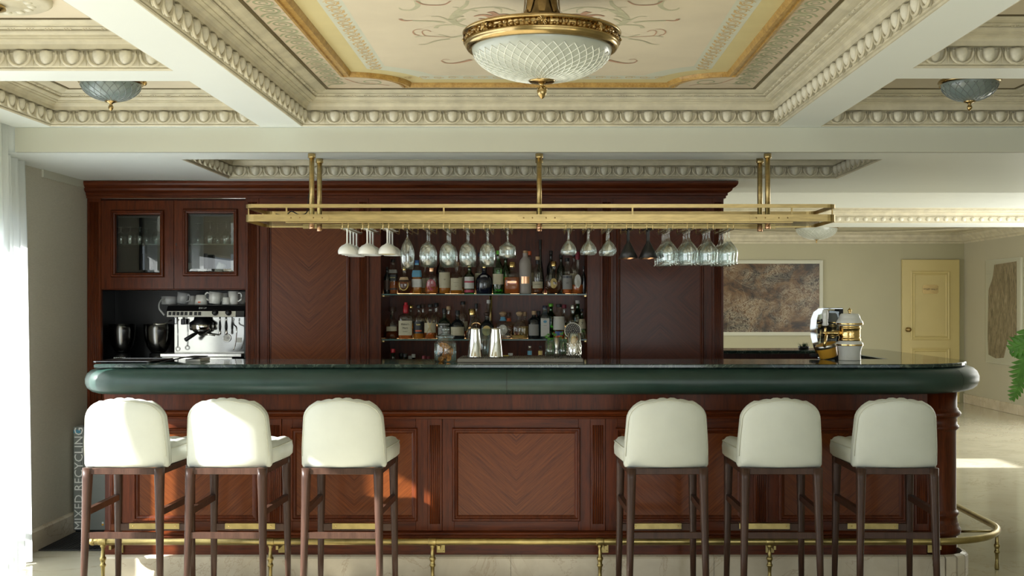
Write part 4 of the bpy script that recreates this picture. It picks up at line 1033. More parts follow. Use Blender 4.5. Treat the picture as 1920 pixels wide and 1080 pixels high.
for px, w, tp, sh, gl, lq, cp, lb in ((722,18,590,'squat','clear','amber','black','bottle tucked at the left end behind the squat bourbon'),(770.5,20,572,'std','clear','amber','gold','yellow necked bottle behind the red wax bourbon'),
        (793,22,570,'pot','clear','amber','brown','brown stoppered bottle behind the rum with orange stripe'),(818,22,568,'pot','clear','clear','black','black capped bottle behind the netted rum'),
        (841,20,574,'pot','clear','amber','cork','cork topped bottle behind the dark green rum'),(868,20,565,'tall','clear','red','black','tall bottle with white neck band behind dumpy rum'),
        (893,20,569,'globe','clear','clear','black','handled clear jug bottle behind the gold stoppered one'),(916,16,562,'tall','clear','clear','white','tall white capped bottle beside the brass support rod'),
        (954,24,586,'squat','clear','dark','brown','dark tequila bottle with orange neck behind white disc one'),(984,24,585,'squat','clear','gold','wood','second round corked tequila bottle behind the arched one'),
        (1010,19,583,'apo','black',None,'black','black bottle half hidden behind the blue gin'),(1033,20,569,'std','green','pale','green','bottle with bright green capsule behind the blue gin'),
        (1058,20,571,'pot','clear','pale','maroon','red stoppered bottle behind the white picture label'),(1083,21,563,'std','green','pale','white','green gin bottle with white cap at the back')):
    lo(px,w,tp,sh,gl,lq,.45,cp,[(.2,.46,'cream')] if lb.startswith('tall bottle') else ([(.66,.78,'orange',90)] if 'orange neck' in lb else []),lb,Y=YB_+.01,capw=9 if cp == 'green' else None)
for px, w, tp, cp, lb in ((737,22,654,'red','bottle with red cap standing low behind the counter at left'),(752,20,662,'black','black capped bottle low beside the red capped one'),(760,20,663,'black','dark bottle next to the white capped ones'),
        (769,20,667,'white','white capped bottle low behind the counter, left one'),(775.5,18,664,'white','white capped bottle low behind the counter, right one'),(795,20,667,'maroon','maroon capped bottle low behind counter, left one'),(803,20,668,'maroon','maroon capped bottle low behind counter, right one')):
    bottle(px,w,tp,7.30+.085*(['752','769','775.5','803'].index(str(px))%2+1 if str(px) in ('752','769','775.5','803') else 0),.85,'std','olive',None,0,cp,[],lb,group='bottles standing on the low back counter')

# ------------------------------------------------------------------ things standing on the marble top
ZT = 1.115
mat_ = thing('bar_mat', 'grey rubber edged drip mat at the middle of the marble top', 'bar mat', (wx(975,5.98),5.98,ZT))
mx0, mx1 = wx(857.5,5.88), wx(1093.5,5.88)
MB().box(mx0,mx1,5.88,6.20,ZT+.0005,ZT+.020,.002).build('frame', M['tray_mat'], mat_)
gr = MB()
for k in range(60): x = mx0+.012+(mx1-mx0-.024)*k/59; gr.box(x-.002,x+.002,5.895,6.185,ZT+.020,ZT+.0235)
gr.build('rubber_ribs', M['tray_mat'], mat_, kind='stuff')
ZM = ZT+.024
def shaker(px, lab):
    Y = 5.97; X = wx(px,Y); t = thing('shaker_tin', lab, 'shaker', (X,Y,ZM), 0, 'cocktail shaker tins')
    h = wz(615,Y)-ZM
    MB().lathe([(.0001,h),(.023,h),(.0255,h-.002),(.0265,h-.010),(.026,h-.013),(.0405,.006),(.0415,.0025),(.0405,0)], (X,Y,ZM), 28).build('tin', M['steel'], t)
shaker(890.5,'tall inverted steel shaker tin, left of the two'); shaker(929,'tall inverted steel shaker tin, right of the two')
def lathe_thing(name, lab, cat, px, Y, z, prof, mat, part='body', n=20, group=None):
    X = wx(px,Y); t = thing(name, lab, cat, (X,Y,z), 0, group); MB().lathe(prof, (X,Y,z), n, cap=False).build(part, mat, t); return t, X
t, X = lathe_thing('mixing_beaker','clear mixing glass standing behind the two shaker tins','glass',909,6.10,ZM,[(.0001,.002),(.026,.002),(.027,.004),(.034,.15),(.032,.15),(.025,.008),(.0001,.008)],M['jar'])
# glass jar of dried oranges
t, X = lathe_thing('glass_jar','lidded clear glass jar of dried orange slices on the marble','jar',835,5.96,ZT+.001,[(.0001,.0),(.052,.0),(.057,.006),(.057,.098),(.050,.112),(.044,.118),(.044,.130)],M['jar'],'jar_body',28)
q = MB()
for k in range(28): a = 2*pi*k/28; q.tube([(X+.0572*math.cos(a),5.96+.0572*math.sin(a),ZT+.008),(X+.0572*math.cos(a),5.96+.0572*math.sin(a),ZT+.098)], .0018, 4)
q.build('fluting', M['jar'], t)
ld = MB().lathe([(.041,.124),(.050,.131),(.051,.136),(.040,.143),(.022,.150),(.012,.154),(.014,.160),(.021,.166),(.023,.173),(.019,.180),(.010,.184),(.0001,.185)], (X,5.96,ZT), 24, cap=False).build('lid', M['jar'], t)
for k in range(34):
    a = random.uniform(0,2*pi); r = random.uniform(0,.034); z = ZT+.014+.0023*k
    o = thing('dried_orange_slice','dried orange slice curled inside the glass jar','orange slice',(X+r*math.cos(a),5.96+r*math.sin(a),z),0,'dried orange slices in the jar')
    mm = Matrix.Rotation(random.uniform(-1.2,1.2),3,'X') @ Matrix.Rotation(random.uniform(-1.2,1.2),3,'Y'); rr = random.uniform(.013,.020)
    MB().lathe([(rr*.15,.0008),(rr*.8,.0016),(rr,.0012),(rr,-.0012),(rr*.8,-.0004),(rr*.15,-.0008)], tuple(o.location), 12, M=mm).build('slice', M['orange_peel'], o)
# jigger, mint glasses, beaker with strainer, minis
t, X = lathe_thing('jigger','steel double jigger standing before the mint glasses','jigger',1043.5,5.97,ZM,[(.0001,.001),(.0125,.001),(.0135,.0),(.0085,.030),(.0055,.038),(.0065,.042),(.0165,.104),(.0160,.104),(.0055,.046),(.0001,.046)],M['steel_b'])
def mint(px, Y, lab):
    X = wx(px,Y); t = thing('mint_glass', lab, 'glass', (X,Y,ZM), 0, 'tumblers of mint')
    MB().lathe([(.0001,.001),(.030,.001),(.032,.004),(.034,.085),(.0325,.085),(.030,.010),(.0001,.010)], (X,Y,ZM), 20, cap=False).build('tumbler', M['jar'], t)
    s = thing('mint_sprig', 'fresh mint bunch filling the '+lab.split(' ')[0]+' tumbler on the bar mat', 'mint', (X,Y,ZM+.011), 0, 'mint bunches')
    for k in range(5):
        a = 2*pi*k/5+.3; MB().tube([(X+.012*math.cos(a),Y+.012*math.sin(a),ZM+.012),(X+.02*math.cos(a),Y+.02*math.sin(a),ZM+.10)], .0016, 5).build('stalk', M['mint'], s)
    for k in range(36):
        a = random.uniform(0,2*pi); r = random.uniform(.006,.020); z = ZM+random.uniform(.025,.122)
        if z > ZM+.08: r *= 1.25
        l = random.uniform(.017,.028) if z > ZM+.08 else random.uniform(.014,.020); d = Vector((math.cos(a),math.sin(a),random.uniform(-.5,.8))).normalized(); u = d.cross(Vector((random.uniform(-1,1),random.uniform(-1,1),random.uniform(-.4,.4)))).normalized()*l*.42
        c = Vector((X+r*math.cos(a)*.6,Y+r*math.sin(a)*.6,z)); e = c+d*l
        MB().add([c,c+d*l*.4+u+Vector((0,0,.002)),e,c+d*l*.4-u+Vector((0,0,.002)),c+d*l*.45-Vector((0,0,.001))],[(0,4,1),(1,4,2),(2,4,3),(3,4,0)],True).build('leaf', M['mint'], s)
mint(1033,6.06,'left tumbler crammed with mint'); mint(1057,6.08,'right tumbler crammed with mint')
Y = 5.99; X = wx(1076,Y); hb = .128
t = thing('mixing_cup','diamond cut steel mixing cup at the right end of the mat','cup',(X,Y,ZM))
MB().lathe([(.0001,.0),(.037,.0),(.0385,.003),(.0385,hb),(.0370,hb),(.036,.006),(.0001,.006)], (X,Y,ZM), 32, cap=False).build('cup_body', M['steel'], t)
q = MB()
for k in range(14):
    for s in (-1,1): q.tube([(X+.0388*math.cos(2*pi*k/14+s*u*1.1),Y+.0388*math.sin(2*pi*k/14+s*u*1.1),ZM+.006+.072*u) for u in [i/6 for i in range(7)]], .0022, 5)
q.build('diamond_cut', M['steel'], t)
t = thing('cocktail_strainer','round perforated steel strainer standing in the mixing cup','strainer',(X-.006,Y,ZM+hb))
zc2 = ZM+hb+.012; Rx = Matrix.Rotation(math.radians(80),3,'X')
MB().lathe([(.0415,-.002),(.0445,-.002),(.0445,.002),(.0415,.002),(.0415,-.002)], (X-.006,Y,zc2), 28, M=Rx, cap=False).build('rim', M['steel_b'], t)
MB().lathe([(.0001,0),(.0415,0)], (X-.006,Y,zc2), 24, M=Rx, cap=False).build('plate', M['rubber'], t)
q = MB()
for ri, nn in ((.010,6),(.019,12),(.028,18),(.036,24)):
    for k in range(nn):
        v = Rx @ Vector((ri*math.cos(2*pi*k/nn),ri*math.sin(2*pi*k/nn),.0006)); q.ball((X-.006+v.x,Y+v.y,zc2+v.z), .0021, .0012, .0021, 6, 4)
q.build('perforations', M['steel'], t, kind='stuff')
for px, m1, m2, lab in ((993,'sky','steel_b','tiny bitters bottle with blue label on the mat'),(1013,'yellow','black_cer','tiny bitters bottle with gold label on the mat')):
    Yq = 6.12; X = wx(px,Yq); t = thing('bitters_bottle',lab,'bottle',(X,Yq,ZM),0,'bitters bottles on the mat')
    MB().lathe([(.0001,0),(.011,0),(.0115,.002),(.0115,.032),(.006,.038),(.006,.042)], (X,Yq,ZM), 14, cap=False).build('glass_body', GL['clear'], t)
    MB().lathe([(.0119,.006),(.0119,.028)], (X,Yq,ZM), 14, cap=False).build('label', LC[m1], t)
    MB().lathe([(.0075,.040),(.0075,.055),(.0001,.055)], (X,Yq,ZM), 12).build('cap', M[m2], t)
lathe_thing('bottle_stopper','small grey stopper lying on the bar mat','stopper',957,6.13,ZM,[(.0001,0),(.012,0),(.013,.002),(.013,.013),(.012,.015),(.0001,.015)],M['grey_china'])
lathe_thing('lemon_slice','thin lemon slice lying on the bar mat','lemon',948.5,6.10,ZM,[(.0001,0),(.017,0),(.018,.002),(.017,.0045),(.0001,.0045)],M['lemon'])
# menu folder, tray and card at the left end of the top
t = thing('serving_tray','flat dark serving tray with steel rim on the marble, far left','tray',(wx(240,6.0),6.0,ZT))
MB().prism(rrect(wx(188,5.95),wx(296,5.95),5.84,6.22,.02,4), ZT+.0008, ZT+.006).build('tray_base', M['black'], t)
MB().sweep([(0,ZT+.001),(.004,ZT+.001),(.004,ZT+.009),(0,ZT+.009)], rrect(wx(188,5.95),wx(296,5.95),5.84,6.22,.02,4), True, pclosed=True).build('rim', M['steel_d'], t)
t = thing('menu_folder','open black menu folder propped tilted on the marble top','menu',(wx(340,5.95),5.95,ZT))
xa, xb, xc = wx(304,5.9), wx(345,5.95), wx(374,6.0)
for nm, pts in (('cover',[(xa,5.86,ZT+.0015),(xb,5.90,ZT+.024),(xb,6.12,ZT+.024),(xa,6.08,ZT+.0015)]),('cover',[(xb,5.90,ZT+.024),(xc,5.94,ZT+.021),(xc,6.16,ZT+.021),(xb,6.12,ZT+.024)])):
    MB().add(pts+[(a,b,c+.003) for a,b,c in pts],[(0,3,2,1),(4,5,6,7),(0,1,5,4),(1,2,6,5),(2,3,7,6),(3,0,4,7)]).build(nm, M['rubber'], t)
MB().box(xb+.004,xc+.016,5.96,6.14,ZT+.001,ZT+.014,.001).build('page_block', M['paper_w'], t)
# beer tower
Yt = 6.13; Xt = wx(1593,Yt)
t = thing('beer_tower','white porcelain beer tower with gold bands at right of counter','beer tap',(Xt,Yt,ZT))
def tw(py): return wz(py,Yt)-ZT
MB().lathe([(.0001,.0005),(.0595,.0005),(.060,.003),(.060,tw(659)),(.062,tw(657)),(.063,tw(655)),(.070,tw(648)),(.0725,tw(645)),(.071,tw(642)),(.060,tw(639)),(.058,tw(638))], (Xt,Yt,ZT), 32, cap=False).build('porcelain_base', M['china'], t)
MB().lathe([(.0728,tw(648)),(.0735,tw(646.5)),(.0728,tw(645))], (Xt,Yt,ZT), 32, cap=False).build('gold_band', M['brass_p'], t)
MB().lathe([(.056,tw(640)),(.060,tw(639)),(.060,tw(635)),(.057,tw(634)),(.056,tw(632)),(.058,tw(630)),(.057,tw(628)),(.057,tw(618)),(.060,tw(616)),(.060,tw(614)),(.056,tw(613)),(.058,tw(611)),(.058,tw(608))], (Xt,Yt,ZT), 32, cap=False).build('brass_drum', M['brass_p'], t)
MB().lathe([(.056,tw(611)),(.069,tw(609)),(.0725,tw(606)),(.071,tw(603)),(.060,tw(597.5)),(.0565,tw(595)),(.056,tw(593)),(.050,tw(589.5)),(.044,tw(588)),(.0001,tw(587.6))], (Xt,Yt,ZT), 32, cap=False).build('porcelain_dome', M['china'], t)
MB().lathe([(.0728,tw(608.5)),(.0737,tw(607)),(.0728,tw(605.5))], (Xt,Yt,ZT), 32, cap=False).build('gold_band', M['brass_p'], t)
MB().lathe([(.010,tw(588)),(.006,tw(586)),(.010,tw(583.5)),(.011,tw(581.5)),(.007,tw(580)),(.004,tw(578.5)),(.0001,tw(576.5))], (Xt,Yt,ZT), 14, cap=False).build('finial', M['brass_p'], t)
zf = ZT+tw(624.5); f = MB()
f.tube([(Xt-.05,Yt-.01,zf),(Xt-.075,Yt-.012,zf),(Xt-.09,Yt-.014,zf),(Xt-.11,Yt-.017,zf),(Xt-.15,Yt-.02,zf)], [.014,.018,.012,.010,.0085], 10)
f.tube([(Xt-.132,Yt-.018,zf),(Xt-.140,Yt-.03,zf-.035),(Xt-.150,Yt-.045,zf-.075)], [.008,.0075,.0065], 8)
f.lathe([(.006,0),(.008,.008),(.006,.014),(.0075,.020),(.0065,.030)], (Xt-.138,Yt-.018,zf+.002), 10)
f.build('faucet', M['brass_p'], t)
MB().lathe([(.009,tw(611)),(.0165,tw(610)),(.0165,tw(607)),(.0125,tw(604)),(.0155,tw(597)),(.0165,tw(588)),(.0145,tw(582)),(.009,tw(580)),(.0001,tw(579.5))], (Xt-.138,Yt-.018,ZT), 18).build('tap_handle', M['china'], t)
# chrome hooded appliance, mustard tin
Yj = 6.42; t = thing('chrome_press','chrome rounded hood appliance with black inside, left of beer tower','appliance',(wx(1545,Yj),Yj,1.0))
th = lambda px: wx(px,Yj)
def hood(off): return [(th(1538)+off*.0,wz(577.5,Yj)-off),(th(1528),wz(578.5,Yj)-off),(th(1519)+off*.7,wz(585,Yj)-off*.6),(th(1514)+off,wz(598,Yj)),(th(1512.5)+off,wz(615,Yj)),(th(1514)+off,wz(632,Yj)),(th(1519)+off,wz(650,Yj)),(th(1528)+off,wz(672,Yj))]
MB().loft([[(x,6.34,z) for x, z in hood(0)+hood(.034)[::-1]],[(x+.03,6.44,z) for x, z in hood(0)+hood(.034)[::-1]]], smooth=False).build('hood', M['steel'], t)
MB().box(th(1536),th(1574),6.34,6.46,wz(580,Yj),wz(577,Yj),.003).build('top_bar', M['steel'], t)
MB().box(th(1546),th(1577),6.44,6.47,1.0,wz(582,Yj),.004).build('black_back', M['rubber'], t)
MB().box(th(1569),th(1576),6.36,6.47,wz(650,Yj),wz(577,Yj),.003).build('black_side', M['rubber'], t)
MB().prism([(th(1522),wz(586,Yj)),(th(1545),wz(582,Yj)),(th(1568),wz(584,Yj)),(th(1560),wz(668,Yj)),(th(1534),wz(668,Yj)),(th(1522),wz(640,Yj))], 6.360, 6.364, lambda x,z,h: (x,h,z)).build('clear_guard', M['jar'], t)
q = MB()
for px, py0, py1 in ((1532,600,640),(1538,604,648),(1541,598,634)): q.tube([(th(px),6.39,wz(py1,Yj)),(th(px)+.008,6.40,wz((py0+py1)/2,Yj)),(th(px)+.004,6.41,wz(py0,Yj))], [.006,.011,.014], 8)
q.build('tool_set', M['black'], t)
MB().box(th(1514),th(1572),6.32,6.50,.98,1.07,.006).build('base', M['rubber'], t)
MB().box(th(1512),th(1532),6.30,6.36,wz(668,Yj),wz(662,Yj),.004).build('lever', M['rubber'], t)
Yy = 6.21; t = thing('mustard_tin','mustard yellow tin with silver rim tilted against the beer tower','tin',(wx(1556,Yy),Yy,ZT))
mm = Matrix.Rotation(math.radians(-14),3,'Y') @ Matrix.Rotation(math.radians(4),3,'X'); c = (wx(1556,Yy)+.002,Yy+.03,ZT+.012)
MB().lathe([(.0001,0),(.048,0),(.050,.004),(.056,.056)], c, 24, M=mm, cap=False).build('tin_body', M['yellow'], t)
MB().lathe([(.056,.054),(.060,.057),(.061,.074),(.058,.076)], c, 24, M=mm, cap=False).build('silver_rim', M['steel_b'], t)
MB().lathe([(.058,.076),(.050,.079),(.0001,.080)], c, 24, M=mm, cap=False).build('lining', M['yellow'], t)
# little grass plant on the far counter
X, Y = wx(1507,7.7), 7.7
t = thing('grass_pot','small dark grassy plant on the far end of the counter','plant',(X,Y,ZT))
MB().lathe([(.0001,.001),(.034,.001),(.040,.018),(.038,.018),(.0001,.016)], (X,Y,ZT), 16, cap=False).build('pot', M['black'], t)
q = MB()
for k in range(70):
    a = random.uniform(0,2*pi); r = random.uniform(0,.034); l = random.uniform(.025,.05); b = Vector((X+r*math.cos(a),Y+r*math.sin(a),ZT+.014)); e = b+Vector((math.cos(a)*l*.5,math.sin(a)*l*.5,l*.8)); u = Vector((-math.sin(a),math.cos(a),0))*.002
    q.add([b-u,b+u,e],[(0,1,2)])
q.build('grass_blades', M['leaf_d'], t, kind='stuff', recalc=False)
# ------------------------------------------------------------------ espresso machine in the niche
Ye = 7.27
def ex(px): return wx(px,Ye)
def ez(py): return wz(py,Ye)
em = thing('espresso_machine', 'one group chrome espresso machine with black hood in the cabinet niche', 'coffee machine', (ex(385),Ye+.15,ZN))
side = lambda pts, x0, x1: MB().prism(pts, x0, x1, lambda y, z, h: (h, y, z))
side([(Ye+.02,ez(594)),(Ye-.02,ez(594)),(Ye-.012,ez(583)),(Ye+.02,ez(573)),(Ye+.05,ez(571)),(Ye+.33,ez(571)),(Ye+.33,ez(594))], ex(313), ex(459)).build('hood', M['black'], em)
side([(Ye-.0225,ez(594)),(Ye-.0145,ez(583.5)),(Ye-.010,ez(583.5)),(Ye-.018,ez(594))], ex(315), ex(443)).build('control_strip', M['steel_b'], em)
for px in (320.5,328,335.5,343,350.5,359.5,368.5,376): 
    b = side([(Ye-.025,ez(591)),(Ye-.020,ez(584.5)),(Ye-.015,ez(584.5)),(Ye-.020,ez(591))], ex(px-2.6), ex(px+2.6)).build('button', M['black'], em)
for px in (401,426): MB().lathe([(.020,0),(.020,.008),(.016,.010),(.0155,.026),(.013,.030),(.0001,.031)], (ex(px+4),Ye-.016,ez(586)), 18, M=Matrix.Rotation(pi/2,3,'X')).build('steam_knob', M['black'], em)
lettering('E98 UP', .017, M['white_ink'], em, (ex(380),Ye+.0005,ez(577.8)), rot=(math.radians(48),0,0))
MB().box(ex(317),ex(457),Ye+.10,Ye+.33,ez(664),ez(594),.003).build('mirror_body', M['mirror'], em)
MB().box(ex(455),ex(461),Ye+.03,Ye+.33,ez(672),ez(594),.002).build('side_panel', M['black'], em)
MB().box(ex(303),ex(455),Ye-.03,Ye+.33,ez(669),ez(662.5),.003).build('drip_tray', M['steel_b'], em)
MB().box(ex(305),ex(437),Ye-.02,Ye+.33,ez(676),ez(669.6),.002).build('base', M['steel_b'], em)
MB().box(ex(305),ex(455),Ye+.02,Ye+.33,ZN+.001,ez(676)).build('plinth', M['black'], em)
gx, gy = ex(373), Ye+.055
gh = MB().lathe([(.044,ez(594)),(.050,ez(600)),(.076,ez(605)),(.076,ez(609))], (gx,gy,0), 24).build('group_head', M['black'], em)
MB().lathe([(.0755,ez(608.5)),(.0765,ez(609)),(.0755,ez(617)),(.070,ez(619.5))], (gx,gy,0), 24).build('chrome_collar', M['steel'], gh)
pf = MB().lathe([(.058,ez(619)),(.052,ez(622)),(.030,ez(625)),(.012,ez(630))], (gx,gy,0), 20).build('portafilter', M['steel_d'], em)
MB().tube([(gx-.02,gy-.03,ez(624)),(ex(363),Ye-.03,ez(629)),(ex(353),Ye-.06,ez(637))], [.010,.013,.014], 10).build('handle', M['black'], pf)
MB().tube([(gx+.02,gy,ez(625)),(ex(386),Ye+.05,ez(627)),(ex(399),Ye+.05,ez(629))], .006, 8).build('spout', M['steel'], pf)
MB().tube(smooth_path([(ex(331),Ye+.02,ez(592)),(ex(333),Ye,ez(600)),(ex(334),Ye-.005,ez(630)),(ex(333.5),Ye,ez(652))],4), .004, 8).build('steam_wand', M['steel_d'], em)
MB().lathe([(.0105,0),(.016,.001),(.016,.008),(.0105,.008),(.0105,0)], (ex(333.5),Ye+.005,ez(654)), 16, M=Matrix.Rotation(pi/2,3,'X'), cap=False).build('wand_ring', M['steel'], em)
MB().box(ex(326),ex(331),Ye+.01,Ye+.03,ez(607.5),ez(595),.003).build('wand_sleeve', M['steel_d'], em)
MB().box(ex(335),ex(342),Ye+.04,Ye+.08,ez(609),ez(598),.004).build('sensor_block', M['black'], em)
for px in (410,422):
    w = MB().tube([(ex(px),Ye+.03,ez(594)),(ex(px),Ye+.03,ez(604))], .005, 8); w.lathe([(.004,ez(628)),(.009,ez(626)),(.006,ez(618))], (ex(px),Ye+.03,0), 10); w.build('water_tube', M['steel'], em)
    MB().lathe([(.008,ez(618)),(.009,ez(612)),(.006,ez(603))], (ex(px),Ye+.03,0), 10).build('tube_grip', M['black'], em)
ga = MB().lathe([(.027,0),(.0275,.006),(.024,.010),(.023,.006)], (ex(418),Ye+.10,ez(634.5)), 24, M=Matrix.Rotation(pi/2,3,'X')).build('gauge', M['steel'], em)
MB().lathe([(.0001,.0072),(.0235,.0072)], (ex(418),Ye+.10,ez(634.5)), 20, M=Matrix.Rotation(pi/2,3,'X'), cap=False).build('dial', M['paper_w'], ga)
MB().box(ex(418)-.001,ex(418)+.016,Ye+.090,Ye+.092,ez(634.9),ez(634.2)).build('needle', M['black_ink'], ga)
MB().tube(smooth_path([(ex(436),Ye+.03,ez(597)),(ex(436),Ye+.03,ez(608)),(ex(443),Ye,ez(613)),(ex(444.5),Ye-.01,ez(622)),(ex(441),Ye,ez(645)),(ex(437),Ye+.01,ez(656))],4), .0045, 8).build('steam_wand', M['steel'], em)
MB().box(ex(436),ex(445.5),Ye+.096,Ye+.10,ez(643),ez(634),.0).build('rating_plate', M['paper_w'], em)
MB().tube([(ex(319),Ye+.03,ez(600)),(ex(309),Ye-.01,ez(607.5)),(ex(300),Ye-.03,ez(608.5)),(ex(291),Ye-.035,ez(607))], [.006,.006,.0075,.008], 8).build('spare_lever', M['steel_b'], em)
# cups stacked on the machine
def cup(px, w, top, Y, z, mat, lab, handle=None, invert=False, tilt=0, dec=False, name='cup', group='cups on the espresso machine', taper=.78, rz=0):
    X = wx(px,Y); h = wz(top,Y)-z; R = w*Y/F/2; t = thing(name, lab, 'cup', (X,Y,z), 0, group)
    pr = [(.0001,.002),(R*taper*.9,.001),(R*taper,.004),(R*(taper+1)/2,h*.5),(R,h),(R-.003,h),(R*(taper+1)/2-.003,h*.5),(R*taper-.003,.006),(.0001,.006)]
    Mx = Matrix.Rotation(tilt,3,'Y'); c = Vector((X,Y,z)); off = Vector((0,0,0))
    if invert: Mx = Mx @ Matrix.Rotation(pi,3,'X'); off = Mx @ Vector((0,0,-h)) if tilt == 0 else Vector((0,0,h*.97+abs(math.sin(tilt))*R*.3))
    elif tilt: off = Vector((0,0,abs(math.sin(tilt))*R*.8))
    if invert and tilt == 0: off = Vector((0,0,h))
    MB().lathe(pr, tuple(c+off), 24, M=Mx, cap=False).build('cup_body', M[mat], t)
    if handle is not None:
        pts = [Vector((math.cos(handle)*(R*.9+d),math.sin(handle)*(R*.9+d),u*h)) for d, u in ((-.002,.82),(.018,.86),(.027,.65),(.024,.38),(-.004,.22))]
        MB().tube([tuple(c+off+Mx@p) for p in smooth_path(pts,3)], .0045, 7, flat=1.3).build('handle', M[mat], t)
    if dec: MB().box(X-.008,X+.008,Y-R*.93-.002,Y-R*.93+.003,z+.010,z+.020).build('orange_mark', CC['orange'], t)
    return t
ZE = ez(571)
cup(317.5,30,555.5,Ye+.13,ez(571)-.0,'grey_china','tall grey pitcher overhanging the left end of the espresso machine',name='pitcher',taper=.95)
pit = bpy.data.objects['pitcher']
MB().tube(smooth_path([(ex(304.5),Ye+.10,ez(559)),(ex(298.5),Ye+.06,ez(561)),(ex(296),Ye+.03,ez(569)),(ex(299),Ye,ez(579)),(ex(306),Ye-.01,ez(587)),(ex(309.5),Ye-.012,ez(591))],4), .006, 8).build('handle', M['grey_china'], pit)
cup(341.5,23,549.5,Ye+.12,ZE,'grey_china','grey mug tilted beside the grey pitcher',tilt=.14,handle=-.5,taper=.9)
cup(360,18,554,Ye+.16,ZE,'china','inverted white cup behind the orange marked one',invert=True)
cup(377,24,552.5,Ye+.09,ZE,'china','inverted white cup with small orange mark',invert=True,dec=True)
cup(393,17,549,Ye+.25,ZE,'grey_china','dark grey mug at the back of the cup row',taper=.95)
cup(402,25,548.5,Ye+.09,ZE,'china','white cup tipped sideways with its handle to the left',tilt=.12,handle=pi,taper=.85)
cup(424,15,557,Ye+.06,ZE,'china','small white espresso cup upside down in front',invert=True)
cup(420,16,549.5,Ye+.15,ZE,'china','white cup behind the small espresso cup',handle=-pi/2)
cup(438,20,546,Ye+.09,ZE,'china','tall white jug near the right end of the cups',handle=-.25,name='jug',taper=.92)
cup(453,18,547,Ye+.17,ZE,'china','white cup at the far right of the cup row',handle=-.2)
# mixing bowls on black mixer bases
for px, w, lab in ((214,48,'left dark steel mixing bowl on a black base in the niche'),(283,53,'right dark steel mixing bowl on a black base in the niche')):
    X = ex(px); Yq = Ye+.14; t = thing('mixing_bowl', lab, 'mixing bowl', (X,Yq,ZN), 0, 'mixing bowls in the niche'); R = w*Yq/F/2; z0 = ZN+.05; h = wz(608,Yq)-z0
    MB().lathe([(.0001,0),(R*.42,0),(R*.52,.008),(R*.78,h*.25),(R*.93,h*.5),(R*.98,h*.8),(R,h),(R+.002,h+.001),(R-.003,h),(R*.92,h*.5),(R*.5,.012),(.0001,.010)], (X,Yq,z0), 32, cap=False).build('bowl', M['steel_d'], t)
    b = MB().lathe([(.0001,0),(R*.62,0),(R*.64,.004),(R*.60,.046),(R*.45,.050),(.0001,.050)], (X,Yq,ZN+.0005), 28, cap=False).build('base', M['black'], t)
    if px < 250:
        m = MB()
        for k in range(6): m.box(X-.035+k*.0135,X-.026+k*.0135,Yq-R*.63-.004,Yq-R*.60,ZN+.012,ZN+.024)
        m.build('badge_letters', M['white_ink'], b)
# glasses and cups behind the glazed doors
def tumbler(X, Y, z, kind, lab, group):
    t = thing('stored_glass', lab, 'glass', (X,Y,z), 0, group)
    if kind == 'stem': pr = [(.030,.0),(.040,.03),(.038,.055),(.014,.085),(.004,.09),(.004,.145),(.030,.150),(.032,.152),(.0001,.153)]
    elif kind == 'ball': pr = [(.028,0),(.0345,.035),(.033,.062),(.015,.078),(.005,.082),(.005,.108),(.028,.113),(.030,.115),(.0001,.116)]
    else: pr = [(.032,0),(.029,.10),(.0001,.102)]
    MB().lathe(pr, (X,Y,z+.0005), 18, cap=False).build('body', M['stored'], t); return t
M['stored'] = thin_glass('stored_glassware',(.92,.94,.94),.03,.10,.9,.55)
for k, (px, Yq, kd) in enumerate(((227,7.38,'ball'),(244,7.36,'ball'),(262,7.38,'ball'),(275,7.50,'ball'),(294,7.38,'stem'))):
    tumbler(wx(px,Yq),Yq,zs_,kd,'upturned stemmed glass on cupboard shelf behind left glazed door, %s from the left' % ordn[k],'glasses behind the left glazed door')
for k, (px, Yq) in enumerate(((230,7.38),(247,7.36),(266,7.40),(284,7.38),(299,7.42))):
    tumbler(wx(px,Yq),Yq,zb_+.004,'tumbler','straight tumbler on the cupboard floor behind left glazed door, %s from the left' % ordn[k],'tumblers behind the left glazed door')
for k, (px, Yq) in enumerate(((371,7.52),(394,7.36),(408,7.52),(424,7.36),(437,7.50))):
    tumbler(wx(px,Yq),Yq,zs_,'stem','tall stemmed glass on cupboard shelf behind right glazed door, %s from the left' % ordn[k],'glasses behind the right glazed door')
zf_ = zb_+.0045; gq = 'cups behind the right glazed door'
cup(361,14,494,7.52,zf_,'china','white cup leaning at the left behind the right glazed door',tilt=-.2,group=gq,handle=-1.2)
cup(378,15,505,7.34,zf_,'china','white cup in front of the leaning cup behind the right glazed door',group=gq)
cup(397,17,493,7.37,zf_,'china','white mug tipped over behind the right glazed door',tilt=.45,group=gq,taper=.95)
cup(410,15,506,7.33,zf_,'china','low white cup beside the tipped mug',group=gq,handle=-.3)
cup(422,15,506,7.42,zf_,'china','low white cup with handle behind the right glazed door',group=gq,handle=pi)
cup(435,14,506,7.36,zf_,'china','rightmost low white cup behind the glazed door',group=gq)

